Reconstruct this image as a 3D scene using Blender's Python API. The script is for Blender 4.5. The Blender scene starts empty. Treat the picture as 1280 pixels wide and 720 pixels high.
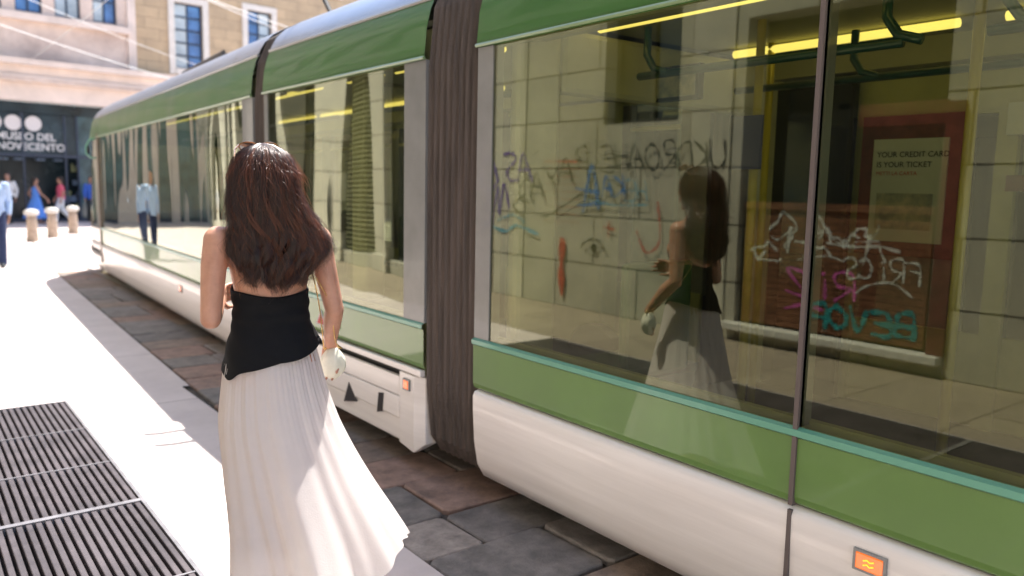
import bpy, bmesh, math, random
from mathutils import Vector, Matrix
random.seed(11)
PI = math.pi
sc = bpy.context.scene
col = sc.collection
R_ = math.radians

# ------------------------------------------------------------------ helpers
class MB:
    """collects shapes, builds them as one mesh object"""
    def __init__(s): s.v = []; s.f = []; s.c = None
    def add(s, vs, fs):
        o = len(s.v); s.v += [tuple(p) for p in vs]; s.f += [tuple(i + o for i in f) for f in fs]; return s
    def box(s, x0, x1, y0, y1, z0, z1):
        vs = [(x, y, z) for x in (x0, x1) for y in (y0, y1) for z in (z0, z1)]
        return s.add(vs, [(0, 1, 3, 2), (4, 6, 7, 5), (0, 4, 5, 1), (2, 3, 7, 6), (0, 2, 6, 4), (1, 5, 7, 3)])
    def rings(s, rings, cap=True, closed=True):
        n = len(rings[0]); vs = [p for r in rings for p in r]; fs = []
        for i in range(len(rings) - 1):
            for j in range(n if closed else n - 1):
                k = (j + 1) % n
                fs.append((i * n + j, i * n + k, (i + 1) * n + k, (i + 1) * n + j))
        if cap: fs.append(tuple(reversed(range(n)))); fs.append(tuple(range((len(rings) - 1) * n, len(rings) * n)))
        return s.add(vs, fs)
    def tube(s, pts, r, n=8):
        pts = [Vector(p) for p in pts]; rs = r if isinstance(r, (list, tuple)) else [r] * len(pts)
        out = []; up = Vector((0, 0, 1))
        for i, p in enumerate(pts):
            d = (pts[min(i + 1, len(pts) - 1)] - pts[max(i - 1, 0)]).normalized()
            a = d.cross(up)
            if a.length < .1: a = d.cross(Vector((0, 1, 0)))
            a.normalize(); b = d.cross(a)
            up = -b if i else up
            if i == 0: up = -b
            out.append([p + rs[i] * (math.cos(t) * a + math.sin(t) * b) for t in [2 * PI * k / n for k in range(n)]])
        return s.rings(out)
    def caps(s, a, b, ra, rb, n=14, flat=1.0, fdir=None):
        """tapered capsule"""
        a = Vector(a); b = Vector(b); d = (b - a); L = d.length; d = d / L if L > 1e-6 else Vector((0, 0, 1))
        x = d.cross(fdir) if fdir is not None else d.cross(Vector((0, 0, 1)))
        if x.length < .1: x = d.cross(Vector((0, 1, 0)))
        x.normalize(); y = d.cross(x); out = []
        for t in (-1, -.85, -.55, -.2): out.append((a + d * ra * t, ra * math.sqrt(max(1 - t * t, .0004))))
        out.append((a, ra)); out.append((b, rb))
        for t in (.2, .55, .85, 1): out.append((b + d * rb * t, rb * math.sqrt(max(1 - t * t, .0004))))
        return s.rings([[c + r * (math.cos(q) * x + flat * math.sin(q) * y) for q in [2 * PI * k / n for k in range(n)]] for c, r in out])
    def loft(s, lst, n=28, pw=1.0):
        """list of (x, y, z, rx, ry) horizontal elliptical rings"""
        rr = []
        for (x, y, z, rx, ry) in lst:
            rr.append([(x + rx * math.cos(q), y + ry * math.sin(q), z) for q in [2 * PI * k / n for k in range(n)]])
        return s.rings(rr)
    def ball(s, c, r, sx=1, sy=1, sz=1, n=14, m=9):
        rr = []
        for i in range(m + 1):
            t = -PI / 2 + PI * i / m; q = max(math.cos(t), .01)
            rr.append([(c[0] + r * sx * q * math.cos(a), c[1] + r * sy * q * math.sin(a), c[2] + r * sz * math.sin(t)) for a in [2 * PI * k / n for k in range(n)]])
        return s.rings(rr)
    def lathe(s, prof, c=(0, 0, 0), n=28):
        return s.rings([[(c[0] + r * math.cos(a), c[1] + r * math.sin(a), c[2] + z) for a in [2 * PI * k / n for k in range(n)]] for r, z in prof])
    def build(s, name, m, parent=None, smooth=False, bevel=0, label=None):
        me = bpy.data.meshes.new(name); me.from_pydata(s.v, [], s.f); me.validate()
        bm = bmesh.new(); bm.from_mesh(me); bmesh.ops.recalc_face_normals(bm, faces=bm.faces); bm.to_mesh(me); bm.free()
        if smooth:
            for p in me.polygons: p.use_smooth = True
        me.materials.append(m)
        o = bpy.data.objects.new(name, me); col.objects.link(o)
        if parent: o.parent = parent
        if bevel:
            b = o.modifiers.new('bevel', 'BEVEL'); b.width = bevel; b.segments = 2; b.limit_method = 'ANGLE'
        if label: o['label'] = label
        return o

def xf(mb, M):
    mb.v = [tuple(M @ Vector(p)) for p in mb.v]; return mb
def tag(o, label=None, cat=None, group=None, kind=None):
    if label: o['label'] = label
    if cat: o['category'] = cat
    if group: o['group'] = group
    if kind: o['kind'] = kind
    return o
def empty(name, loc=(0, 0, 0), rz=0, parent=None):
    o = bpy.data.objects.new(name, None); col.objects.link(o); o.location = loc; o.rotation_euler = (0, 0, rz)
    o.empty_display_size = .1
    if parent: o.parent = parent
    return o
def copy_tree(o, parent=None):
    c = o.copy(); col.objects.link(c)
    if parent: c.parent = parent
    for ch in list(o.children): copy_tree(ch, c)
    return c

def mat(name, base=(.5, .5, .5), rough=.6, metal=0, coat=0, noise=None, bump=None, spec=.5, emit=None, sss=0, transl=0, streak=None):
    """noise=(scale, amount[, second colour]); bump=(scale, distance)"""
    m = bpy.data.materials.new(name); m.use_nodes = True; nt = m.node_tree; N = nt.nodes; Lk = nt.links
    P = N['Principled BSDF']; P.inputs['Base Color'].default_value = (*base, 1); P.inputs['Roughness'].default_value = rough
    P.inputs['Metallic'].default_value = metal; P.inputs['Specular IOR Level'].default_value = spec
    if coat: P.inputs['Coat Weight'].default_value = coat; P.inputs['Coat Roughness'].default_value = .04
    if sss: P.inputs['Subsurface Weight'].default_value = sss; P.inputs['Subsurface Radius'].default_value = (.012, .004, .002); P.inputs['Subsurface Scale'].default_value = 1
    if emit: P.inputs['Emission Color'].default_value = (*emit[0], 1); P.inputs['Emission Strength'].default_value = emit[1]
    tc = N.new('ShaderNodeTexCoord')
    if noise:
        nz = N.new('ShaderNodeTexNoise'); nz.inputs['Scale'].default_value = noise[0]; nz.inputs['Detail'].default_value = 8; nz.inputs['Roughness'].default_value = .62
        if streak:
            mp = N.new('ShaderNodeMapping'); mp.inputs['Scale'].default_value = streak; Lk.new(tc.outputs['Object'], mp.inputs[0]); Lk.new(mp.outputs[0], nz.inputs[0])
        else: Lk.new(tc.outputs['Object'], nz.inputs[0])
        cr = N.new('ShaderNodeValToRGB'); a = noise[1]
        c2 = noise[2] if len(noise) > 2 else tuple(min(1, c * (1 + a)) for c in base)
        cr.color_ramp.elements[0].position = .3; cr.color_ramp.elements[1].position = .7
        cr.color_ramp.elements[0].color = (*[c * (1 - a) for c in base], 1); cr.color_ramp.elements[1].color = (*c2, 1)
        Lk.new(nz.outputs[0], cr.inputs[0]); Lk.new(cr.outputs[0], P.inputs['Base Color'])
        mr = N.new('ShaderNodeMapRange'); mr.inputs[3].default_value = max(rough - .08, .02); mr.inputs[4].default_value = min(rough + .1, 1)
        Lk.new(nz.outputs[0], mr.inputs[0]); Lk.new(mr.outputs[0], P.inputs['Roughness'])
    if bump:
        nb = N.new('ShaderNodeTexNoise'); nb.inputs['Scale'].default_value = bump[0]; nb.inputs['Detail'].default_value = bump[2] if len(bump) > 2 else 6
        Lk.new(tc.outputs['Object'], nb.inputs[0]); b = N.new('ShaderNodeBump'); b.inputs['Distance'].default_value = bump[1]
        Lk.new(nb.outputs[0], b.inputs['Height']); Lk.new(b.outputs[0], P.inputs['Normal'])
        if coat: Lk.new(b.outputs[0], P.inputs['Coat Normal'])
    if transl:
        T = N.new('ShaderNodeBsdfTranslucent'); T.inputs[0].default_value = (*base, 1); mx = N.new('ShaderNodeMixShader'); mx.inputs[0].default_value = transl
        Lk.new(P.outputs[0], mx.inputs[1]); Lk.new(T.outputs[0], mx.inputs[2]); Lk.new(mx.outputs[0], N['Material Output'].inputs[0])
    return m

def stone_wall(name, c1, c2, mortar, bw, bh, axis='Y', gap=.012, bumpd=.01, mott=.3, tint=None):
    """block stone wall; axis = horizontal direction of the wall plane"""
    m = bpy.data.materials.new(name); m.use_nodes = True; nt = m.node_tree; N = nt.nodes; Lk = nt.links; P = N['Principled BSDF']
    P.inputs['Roughness'].default_value = .8
    tc = N.new('ShaderNodeTexCoord'); sp = N.new('ShaderNodeSeparateXYZ'); cb = N.new('ShaderNodeCombineXYZ'); Lk.new(tc.outputs['Object'], sp.inputs[0])
    Lk.new(sp.outputs[1 if axis == 'Y' else 0], cb.inputs[0]); Lk.new(sp.outputs[2], cb.inputs[1])
    br = N.new('ShaderNodeTexBrick'); Lk.new(cb.outputs[0], br.inputs[0]); br.inputs['Scale'].default_value = 1
    br.inputs['Brick Width'].default_value = bw; br.inputs['Row Height'].default_value = bh; br.inputs['Mortar Size'].default_value = gap; br.inputs['Mortar Smooth'].default_value = .3
    br.inputs['Color1'].default_value = (*c1, 1); br.inputs['Color2'].default_value = (*c2, 1); br.inputs['Mortar'].default_value = (*mortar, 1); br.inputs['Bias'].default_value = 0
    nz = N.new('ShaderNodeTexNoise'); nz.inputs['Scale'].default_value = 1.3; nz.inputs['Detail'].default_value = 9; nz.inputs['Roughness'].default_value = .65; Lk.new(tc.outputs['Object'], nz.inputs[0])
    cr = N.new('ShaderNodeValToRGB'); cr.color_ramp.elements[0].position = .3; cr.color_ramp.elements[1].position = .72
    cr.color_ramp.elements[0].color = (*((1 - mott,) * 3), 1); cr.color_ramp.elements[1].color = (*(tint or (1.1, 1.08, 1.05)), 1)
    mx = N.new('ShaderNodeMix'); mx.data_type = 'RGBA'; mx.blend_type = 'MULTIPLY'; mx.inputs[0].default_value = 1
    Lk.new(nz.outputs[0], cr.inputs[0]); Lk.new(br.outputs[0], mx.inputs[6]); Lk.new(cr.outputs[0], mx.inputs[7]); Lk.new(mx.outputs[2], P.inputs['Base Color'])
    b = N.new('ShaderNodeBump'); b.inputs['Distance'].default_value = bumpd; b.invert = True; Lk.new(br.outputs['Fac'], b.inputs['Height'])
    n2 = N.new('ShaderNodeTexNoise'); n2.inputs['Scale'].default_value = 40; n2.inputs['Detail'].default_value = 5; Lk.new(tc.outputs['Object'], n2.inputs[0])
    b2 = N.new('ShaderNodeBump'); b2.inputs['Distance'].default_value = .003; Lk.new(n2.outputs[0], b2.inputs['Height']); Lk.new(b.outputs[0], b2.inputs['Normal']); Lk.new(b2.outputs[0], P.inputs['Normal'])
    return m

def tram_glass(name, refl=.3, wave=.004, wscale=1.3, tint=(.62, .66, .5), gcol=(.93, .95, .84), stretch=(1, 1, .35)):
    m = bpy.data.materials.new(name); m.use_nodes = True; nt = m.node_tree; N = nt.nodes; Lk = nt.links
    N.remove(N['Principled BSDF'])
    T = N.new('ShaderNodeBsdfTransparent'); T.inputs[0].default_value = (*tint, 1)
    G = N.new('ShaderNodeBsdfGlossy'); G.inputs['Color'].default_value = (*gcol, 1); G.inputs['Roughness'].default_value = .012
    tc = N.new('ShaderNodeTexCoord'); mp = N.new('ShaderNodeMapping'); mp.inputs['Scale'].default_value = stretch
    nz = N.new('ShaderNodeTexNoise'); nz.inputs['Scale'].default_value = wscale; nz.inputs['Detail'].default_value = 1.0
    Lk.new(tc.outputs['Object'], mp.inputs[0]); Lk.new(mp.outputs[0], nz.inputs[0])
    b = N.new('ShaderNodeBump'); b.inputs['Distance'].default_value = wave; Lk.new(nz.outputs[0], b.inputs['Height']); Lk.new(b.outputs[0], G.inputs['Normal'])
    lw = N.new('ShaderNodeLayerWeight'); lw.inputs[0].default_value = .5
    pw = N.new('ShaderNodeMath'); pw.operation = 'POWER'; pw.inputs[1].default_value = 2.0; Lk.new(lw.outputs['Facing'], pw.inputs[0])
    mr = N.new('ShaderNodeMapRange'); mr.inputs[3].default_value = refl; mr.inputs[4].default_value = .95
    Lk.new(pw.outputs[0], mr.inputs[0])
    mx = N.new('ShaderNodeMixShader'); Lk.new(mr.outputs[0], mx.inputs[0]); Lk.new(T.outputs[0], mx.inputs[1]); Lk.new(G.outputs[0], mx.inputs[2])
    Lk.new(mx.outputs[0], N['Material Output'].inputs[0]); return m

M = {}
M['white_paint'] = mat('white_paint', (.78, .725, .69), .32, coat=.4, noise=(4, .10, (.82, .77, .74)), bump=(2.0, .002), streak=(1, .25, 5))
M['green_paint'] = mat('green_paint', (.046, .14, .026), .36, spec=.25, coat=.22, noise=(2, .1), bump=(1.3, .010, 1))
M['green_low'] = mat('green_paint_lower', (.105, .205, .042), .4, coat=.75, noise=(2, .12), bump=(1.6, .004, 1))
M['teal_trim'] = mat('teal_trim', (.12, .33, .235), .35, coat=.5)
M['silver_roof'] = mat('silver_roof', (.30, .33, .40), .30, metal=.6, noise=(3, .12), bump=(.8, .002, 1))
M['grey_panel'] = mat('grey_panel', (.20, .20, .195), .4, coat=.4, noise=(4, .15))
M['lip_trim'] = mat('light_green_trim', (.20, .30, .14), .4, coat=.5)
M['dark_metal'] = mat('dark_metal', (.03, .03, .03), .5, noise=(9, .3))
M['bellows'] = mat('bellows_rubber', (.085, .066, .056), .7, noise=(26, .45, (.15, .115, .098)), bump=(60, .002), streak=(1, 1, .06))
M['seam'] = mat('seam_rubber', (.11, .085, .08), .6)
M['glass_main'] = tram_glass('tram_glass_main', .155, .0034, 1.0, (.60, .63, .45), (.50, .51, .39))
M['glass_mid'] = tram_glass('tram_glass_middle', .15, .017, 1.1, (.55, .58, .42), (.60, .61, .48))
M['glass_front'] = tram_glass('tram_glass_front', .17, .030, .9, (.5, .55, .4), (.72, .73, .62))
M['glass_far'] = tram_glass('tram_glass_far', .02, .002, 1.0, (.30, .33, .25), (.4, .42, .34))
M['lining_yellow'] = mat('yellow_lining', (.38, .38, .18), .5, noise=(3, .12))
M['lining_cream'] = mat('cream_lining', (.55, .53, .33), .5, noise=(3, .1))
M['ceiling'] = mat('tram_ceiling', (.34, .34, .24), .6, noise=(2, .1))
M['tram_floor'] = mat('tram_floor', (.06, .06, .055), .6, noise=(30, .4))
M['rail_green'] = mat('rail_green', (.015, .07, .06), .3, coat=.5)
M['rail_yellow'] = mat('rail_yellow', (.55, .46, .06), .35, coat=.4)
M['seat_green'] = mat('seat_green', (.05, .10, .04), .5, noise=(6, .2))
M['tube_light'] = mat('tube_light', (.9, .8, .3), .5, emit=((1, .78, .2), .75))
M['orange_lamp'] = mat('orange_lamp', (.9, .16, .01), .25, coat=1, emit=((1, .18, .01), .2))
M['yellow_lamp'] = mat('yellow_lamp', (1, .6, .05), .3, emit=((1, .6, .05), .4))
M['sign_blue'] = mat('sign_blue', (.03, .04, .16), .5)
M['paper'] = mat('paper_white', (.55, .58, .58), .6, noise=(5, .06))
M['paper_grey'] = mat('paper_grey', (.35, .42, .48), .6, noise=(14, .5, (.55, .5, .4)))
M['red_frame'] = mat('red_frame', (.14, .035, .03), .5, noise=(8, .4))
M['ink'] = mat('ink', (.03, .035, .04), .6)
M['ink_red'] = mat('ink_red', (.5, .05, .05), .6)
M['blue_ink'] = mat('ink_blue', (.06, .1, .4), .6)
M['stone_light'] = stone_wall('street_stone_light', (.56, .53, .43), (.50, .48, .40), (.16, .15, .12), 1.5, .62, 'Y')
M['stone_pil'] = stone_wall('street_stone_pilaster', (.66, .63, .52), (.60, .57, .48), (.2, .18, .15), 3, .62, 'Y', mott=.22)
M['stone_pink'] = stone_wall('street_stone_pink', (.40, .33, .29), (.36, .30, .27), (.14, .11, .1), 1.5, .62, 'Y')
M['dark_glass'] = mat('dark_glass', (.012, .014, .014), .06, spec=.8, noise=(.7, .4), bump=(1.5, .003))
M['shop_dark'] = mat('shop_dark', (.008, .009, .008), .5, noise=(2, .5))
M['rust'] = mat('rust_shutter', (.16, .055, .025), .6, noise=(5, .4, (.24, .1, .05)), bump=(10, .01))
M['ledge'] = mat('ledge_stone', (.62, .6, .55), .6, noise=(12, .15))
M['louvre'] = mat('louvre', (.16, .16, .09), .6, noise=(5, .3))
for nme, c in dict(black=(.05, .055, .045), purple=(.16, .09, .42), blue=(.03, .2, .55), sky=(.12, .42, .6), white=(.75, .75, .72), pink=(.62, .12, .42), teal=(.02, .28, .3), red=(.55, .1, .07)).items():
    M['spray_' + nme] = mat('spray_' + nme, c, .6, noise=(12, .25))
M['asphalt'] = mat('ground_stone', (.30, .28, .26), .85, noise=(3, .2), bump=(30, .004))
M['rail_steel'] = mat('rail_steel', (.35, .33, .31), .3, metal=1, noise=(20, .2))
M['skin'] = mat('skin', (.52, .255, .17), .46, noise=(16, .13, (.60, .315, .215)), sss=.25, bump=(260, .0006))
M['skin_b'] = mat('skin_tan', (.42, .22, .15), .5, noise=(9, .1))
M['hair'] = mat('dark_brown_hair', (.012, .0045, .003), .30, noise=(60, .55, (.085, .026, .013)), spec=1.0, streak=(1, 1, .08))
_n = M['hair'].node_tree; _t = _n.nodes.new('ShaderNodeBsdfTranslucent'); _t.inputs[0].default_value = (.34, .085, .03, 1); _m = _n.nodes.new('ShaderNodeMixShader'); _m.inputs[0].default_value = .09
_n.links.new(_n.nodes['Principled BSDF'].outputs[0], _m.inputs[1]); _n.links.new(_t.outputs[0], _m.inputs[2]); _n.links.new(_m.outputs[0], _n.nodes['Material Output'].inputs[0])
M['hair_base'] = mat('hair_inner', (.012, .005, .004), .9, spec=.1)
M['hair_short'] = mat('short_hair', (.03, .02, .015), .7, bump=(200, .004))
M['black_knit'] = mat('black_knit', (.006, .006, .0075), .85, noise=(60, .35), bump=(400, .0012), spec=.25)
M['skirt'] = mat('white_gauze', (.90, .85, .825), .8, noise=(26, .03), bump=(170, .0012), transl=.5, spec=.2)
M['lining'] = mat('skirt_lining', (.72, .6, .56), .85, transl=.2, spec=.1)
M['bag'] = mat('ivory_leather', (.80, .76, .62), .35, noise=(22, .08), bump=(30, .004), coat=.2)
M['gold'] = mat('gold_metal', (.75, .5, .2), .25, metal=1)
M['tortoise'] = mat('tortoiseshell', (.16, .05, .015), .15, coat=1, noise=(60, .7, (.4, .18, .04)))
M['lens'] = mat('dark_lens', (.01, .008, .006), .05, coat=1)
M['sandal'] = mat('tan_leather', (.4, .22, .12), .5)
M['eye_white'] = mat('eye_white', (.75, .72, .7), .15); M['eye_dark'] = mat('eye_dark', (.03, .015, .01), .1)
M['lip'] = mat('lip', (.5, .14, .12), .35)
M['shirt_blue'] = mat('shirt_blue', (.42, .56, .80), .8, noise=(6, .08), bump=(14, .012))
M['navy'] = mat('navy_trousers', (.018, .03, .085), .85, bump=(9, .02))
M['cloth_white'] = mat('cloth_white', (.72, .72, .72), .85, bump=(12, .015))
M['dress_blue'] = mat('dress_blue', (.10, .26, .72), .85, bump=(10, .02))
M['cloth_red'] = mat('cloth_red', (.62, .10, .16), .85, bump=(10, .015))
M['cloth_dark'] = mat('cloth_dark', (.03, .035, .04), .85, bump=(10, .015))
M['cloth_cobalt'] = mat('cloth_cobalt', (.04, .12, .5), .85, bump=(10, .015))
M['bollard'] = mat('bollard_stone', (.42, .32, .24), .8, noise=(10, .25), bump=(50, .004))
M['bollard_cap'] = mat('bollard_cap', (.52, .50, .46), .7, noise=(10, .15), bump=(50, .004))
M['mus_tan'] = stone_wall('museum_tan', (.56, .41, .26), (.49, .36, .23), (.32, .24, .16), 1.1, .42, 'X', gap=.01, mott=.16)
M['mus_pink'] = mat('museum_pink', (.60, .45, .38), .8, noise=(.9, .18, (.82, .66, .56)), bump=(12, .01))
M['mus_trim'] = mat('museum_trim', (.74, .61, .53), .75, noise=(1.2, .14), bump=(14, .006))
M['mus_frame'] = mat('museum_window_frame', (.72, .65, .58), .7, noise=(4, .1))
M['win_metal'] = mat('window_metal', (.03, .045, .08), .4)
M['mus_glass_a'] = mat('museum_glass_blue', (.03, .10, .32), .08, noise=(1.2, .5, (.10, .28, .62)), spec=1, bump=(1.2, .01))
M['mus_glass_b'] = mat('museum_glass_pale', (.45, .55, .62), .12, noise=(.9, .35, (.62, .70, .74)), spec=1, bump=(1.2, .01))
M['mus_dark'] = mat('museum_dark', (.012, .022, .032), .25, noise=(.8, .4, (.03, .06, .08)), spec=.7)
M['mus_teal'] = mat('museum_teal_glass', (.035, .08, .10), .12, noise=(1.5, .6, (.09, .17, .20)), spec=.8)
M['mus_sign'] = mat('museum_sign_white', (.72, .70, .70), .6)
M['mus_disc'] = mat('museum_sign_disc', (.7, .66, .66), .6)  # even pale grey of the sign discs
M['wire'] = mat('bright_wire', (.8, .8, .78), .35, metal=.3)
M['opp_wall'] = stone_wall('opposite_wall', (.40, .36, .27), (.36, .33, .26), (.2, .18, .15), 1.4, .5, 'Y')
M['goods_a'] = mat('goods_a', (.5, .08, .10), .6, noise=(18, .7, (.1, .25, .4)))
M['goods_b'] = mat('goods_b', (.05, .25, .35), .6, noise=(16, .8, (.5, .5, .2)))
M['goods_c'] = mat('goods_c', (.6, .6, .6), .6, noise=(20, .7, (.2, .35, .6)))
M['grate'] = mat('grate_bars', (.055, .045, .050), .5, metal=.2, noise=(4, .35, (.088, .072, .079)))
M['grate_edge'] = mat('grate_edge', (.22, .21, .22), .4, metal=.4, noise=(12, .2))
M['pit'] = mat('grate_pit', (.03, .026, .028), .9)

for _k, _mm in M.items():      # spray paint: uneven cover
    if not _k.startswith('spray_'): continue
    _N = _mm.node_tree.nodes; _L = _mm.node_tree.links; _tc = _N.new('ShaderNodeTexCoord'); _nz = _N.new('ShaderNodeTexNoise'); _nz.inputs['Scale'].default_value = 22; _nz.inputs['Detail'].default_value = 8
    _L.new(_tc.outputs['Object'], _nz.inputs[0]); _mr = _N.new('ShaderNodeMapRange'); _mr.inputs[1].default_value = .35; _mr.inputs[2].default_value = .6; _mr.inputs[3].default_value = .5; _mr.inputs[4].default_value = .96; _L.new(_nz.outputs[0], _mr.inputs[0])
    _T = _N.new('ShaderNodeBsdfTransparent'); _mx = _N.new('ShaderNodeMixShader'); _L.new(_mr.outputs[0], _mx.inputs[0]); _L.new(_T.outputs[0], _mx.inputs[1]); _L.new(_N['Principled BSDF'].outputs[0], _mx.inputs[2]); _L.new(_mx.outputs[0], _N['Material Output'].inputs[0])

# paving with colour attribute
def paving_mat():
    m = bpy.data.materials.new('stone_paving'); m.use_nodes = True; N = m.node_tree.nodes; Lk = m.node_tree.links; P = N['Principled BSDF']
    at = N.new('ShaderNodeAttribute'); at.attribute_name = 'Col'
    tc = N.new('ShaderNodeTexCoord'); nz = N.new('ShaderNodeTexNoise'); nz.inputs['Scale'].default_value = 7; nz.inputs['Detail'].default_value = 10; nz.inputs['Roughness'].default_value = .7
    Lk.new(tc.outputs['Object'], nz.inputs[0]); cr = N.new('ShaderNodeValToRGB'); cr.color_ramp.elements[0].position = .32; cr.color_ramp.elements[1].position = .7
    cr.color_ramp.elements[0].color = (.50, .49, .48, 1); cr.color_ramp.elements[1].color = (1.4, 1.36, 1.32, 1); Lk.new(nz.outputs[0], cr.inputs[0])
    mx = N.new('ShaderNodeMix'); mx.data_type = 'RGBA'; mx.blend_type = 'MULTIPLY'; mx.inputs[0].default_value = 1
    Lk.new(at.outputs[0], mx.inputs[6]); Lk.new(cr.outputs[0], mx.inputs[7]); Lk.new(mx.outputs[2], P.inputs['Base Color'])
    mr = N.new('ShaderNodeMapRange'); mr.inputs[3].default_value = .5; mr.inputs[4].default_value = .85; Lk.new(nz.outputs[0], mr.inputs[0]); Lk.new(mr.outputs[0], P.inputs['Roughness'])
    b = N.new('ShaderNodeBump'); b.inputs['Distance'].default_value = .012; Lk.new(nz.outputs[0], b.inputs['Height'])
    n2 = N.new('ShaderNodeTexNoise'); n2.inputs['Scale'].default_value = 90; Lk.new(tc.outputs['Object'], n2.inputs[0]); b2 = N.new('ShaderNodeBump'); b2.inputs['Distance'].default_value = .003
    Lk.new(n2.outputs[0], b2.inputs['Height']); Lk.new(b.outputs[0], b2.inputs['Normal']); Lk.new(b2.outputs[0], P.inputs['Normal'])
    return m
def pavement_mat():
    m = bpy.data.materials.new('pavement_slabs'); m.use_nodes = True; N = m.node_tree.nodes; Lk = m.node_tree.links; P = N['Principled BSDF']; P.inputs['Roughness'].default_value = .7
    tc = N.new('ShaderNodeTexCoord'); mp = N.new('ShaderNodeMapping'); mp.inputs['Location'].default_value = (.35, -.53, 0); Lk.new(tc.outputs['Object'], mp.inputs[0])
    br = N.new('ShaderNodeTexBrick'); br.inputs['Scale'].default_value = 1; br.inputs['Brick Width'].default_value = 2.6; br.inputs['Row Height'].default_value = 1.8; br.inputs['Mortar Size'].default_value = .007
    br.inputs['Color1'].default_value = (.64, .56, .53, 1); br.inputs['Color2'].default_value = (.59, .52, .495, 1); br.inputs['Mortar'].default_value = (.34, .27, .25, 1)
    Lk.new(mp.outputs[0], br.inputs[0]); nz = N.new('ShaderNodeTexNoise'); nz.inputs['Scale'].default_value = 2.2; nz.inputs['Detail'].default_value = 10; nz.inputs['Roughness'].default_value = .7; Lk.new(tc.outputs['Object'], nz.inputs[0])
    cr = N.new('ShaderNodeValToRGB'); cr.color_ramp.elements[0].position = .3; cr.color_ramp.elements[1].position = .65; cr.color_ramp.elements[0].color = (.86, .84, .83, 1); cr.color_ramp.elements[1].color = (1.05, 1.04, 1.03, 1); Lk.new(nz.outputs[0], cr.inputs[0])
    mx = N.new('ShaderNodeMix'); mx.data_type = 'RGBA'; mx.blend_type = 'MULTIPLY'; mx.inputs[0].default_value = 1; Lk.new(br.outputs[0], mx.inputs[6]); Lk.new(cr.outputs[0], mx.inputs[7]); Lk.new(mx.outputs[2], P.inputs['Base Color'])
    b = N.new('ShaderNodeBump'); b.inputs['Distance'].default_value = .003; Lk.new(nz.outputs[0], b.inputs['Height']); Lk.new(b.outputs[0], P.inputs['Normal'])
    return m

def stone_floor():
    m = pavement_mat(); m.name = 'brown_pavement'
    for n in m.node_tree.nodes:
        if n.type == 'TEX_BRICK':
            n.inputs['Color1'].default_value = (.34, .285, .215, 1); n.inputs['Color2'].default_value = (.29, .24, .185, 1); n.inputs['Mortar'].default_value = (.10, .08, .06, 1); n.inputs['Row Height'].default_value = .9; n.inputs['Brick Width'].default_value = 1.4
    return m
# ------------------------------------------------------------------ world, sun, camera
SUN = Vector((.35, .30, 1.0)).normalized()
w = bpy.data.worlds.new('World'); sc.world = w; w.use_nodes = True
sky = w.node_tree.nodes.new('ShaderNodeTexSky'); sky.sky_type = 'NISHITA'; sky.sun_disc = False
sky.sun_elevation = math.asin(SUN.z); sky.sun_rotation = math.atan2(SUN.x, SUN.y)
bg = w.node_tree.nodes['Background']; bg.inputs[1].default_value = .15; w.node_tree.links.new(sky.outputs[0], bg.inputs[0])
ld = bpy.data.lights.new('sun', 'SUN'); ld.energy = 5.0; ld.angle = R_(.5); ld.color = (1, .955, .89)
lo = bpy.data.objects.new('sun', ld); col.objects.link(lo); lo.rotation_euler = SUN.to_track_quat('Z', 'Y').to_euler(); lo.location = SUN * 30

a, p, r = R_(37.9), R_(7.1), R_(1.2)
fwd = Vector((math.sin(a) * math.cos(p), math.cos(a) * math.cos(p), -math.sin(p)))
r0 = Vector((math.cos(a), -math.sin(a), 0)); u0 = r0.cross(fwd)
rt = math.cos(r) * r0 + math.sin(r) * u0; up = math.cos(r) * u0 - math.sin(r) * r0
cd = bpy.data.cameras.new('camera'); cam = bpy.data.objects.new('camera', cd); col.objects.link(cam)
mw = Matrix.Identity(4)
for i, v in enumerate((rt, up, -fwd)):
    for j in range(3): mw[j][i] = v[j]
mw.translation = Vector((0, 0, 1.58)); cam.matrix_world = mw
cd.sensor_width = 36; cd.lens = 995 / 1280 * 36; cd.clip_end = 500; cd.clip_start = .05
cd.dof.use_dof = True; cd.dof.focus_distance = 2.75; cd.dof.aperture_fstop = 1.9
sc.camera = cam
sc.view_settings.view_transform = 'Standard'; sc.view_settings.look = 'None'; sc.view_settings.exposure = 0
sc.cycles.film_exposure = 2.7   # the photograph is exposed for the shade
sc.cycles.max_bounces = 10; sc.cycles.transparent_max_bounces = 24; sc.cycles.glossy_bounces = 5; sc.cycles.sample_clamp_indirect = 6

# ------------------------------------------------------------------ ground
g = MB(); g.add([(-150, -150, -.06), (150, -150, -.06), (150, 150, -.06), (-150, 150, -.06)], [(0, 1, 2, 3)])
tag(g.build('ground', M['asphalt']), kind='structure')
EDGE = 1.70
GX0, GX1, GY0, GY1 = -1.02, .91, .6, 6.34
g = MB()
YE = 15.6
def edge(y): return EDGE + max(0, y - 5.0) * .042
g.add([(-14, GY1, 0), (edge(GY1), GY1, 0)] + [(edge(y), y, 0) for y in (8, 10, 12, YE)] + [(edge(YE), 60, 0), (-14, 60, 0)], [tuple(range(8))])
g.add([(x, y, 0) for x, y in ((-14, -14), (EDGE, -14), (EDGE, GY0), (-14, GY0))], [(0, 1, 2, 3)])
g.add([(x, y, 0) for x, y in ((-14, GY0), (GX0, GY0), (GX0, GY1), (-14, GY1))], [(0, 1, 2, 3)])
g.add([(x, y, 0) for x, y in ((GX1, GY0), (EDGE, GY0), (EDGE, GY1), (GX1, GY1))], [(0, 1, 2, 3)])
g.add([(x, y, 0) for x, y in ((edge(YE), YE), (40, YE), (40, 60), (edge(YE), 60))], [(0, 1, 2, 3)])
tag(g.build('pavement', pavement_mat()), kind='structure')
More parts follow.
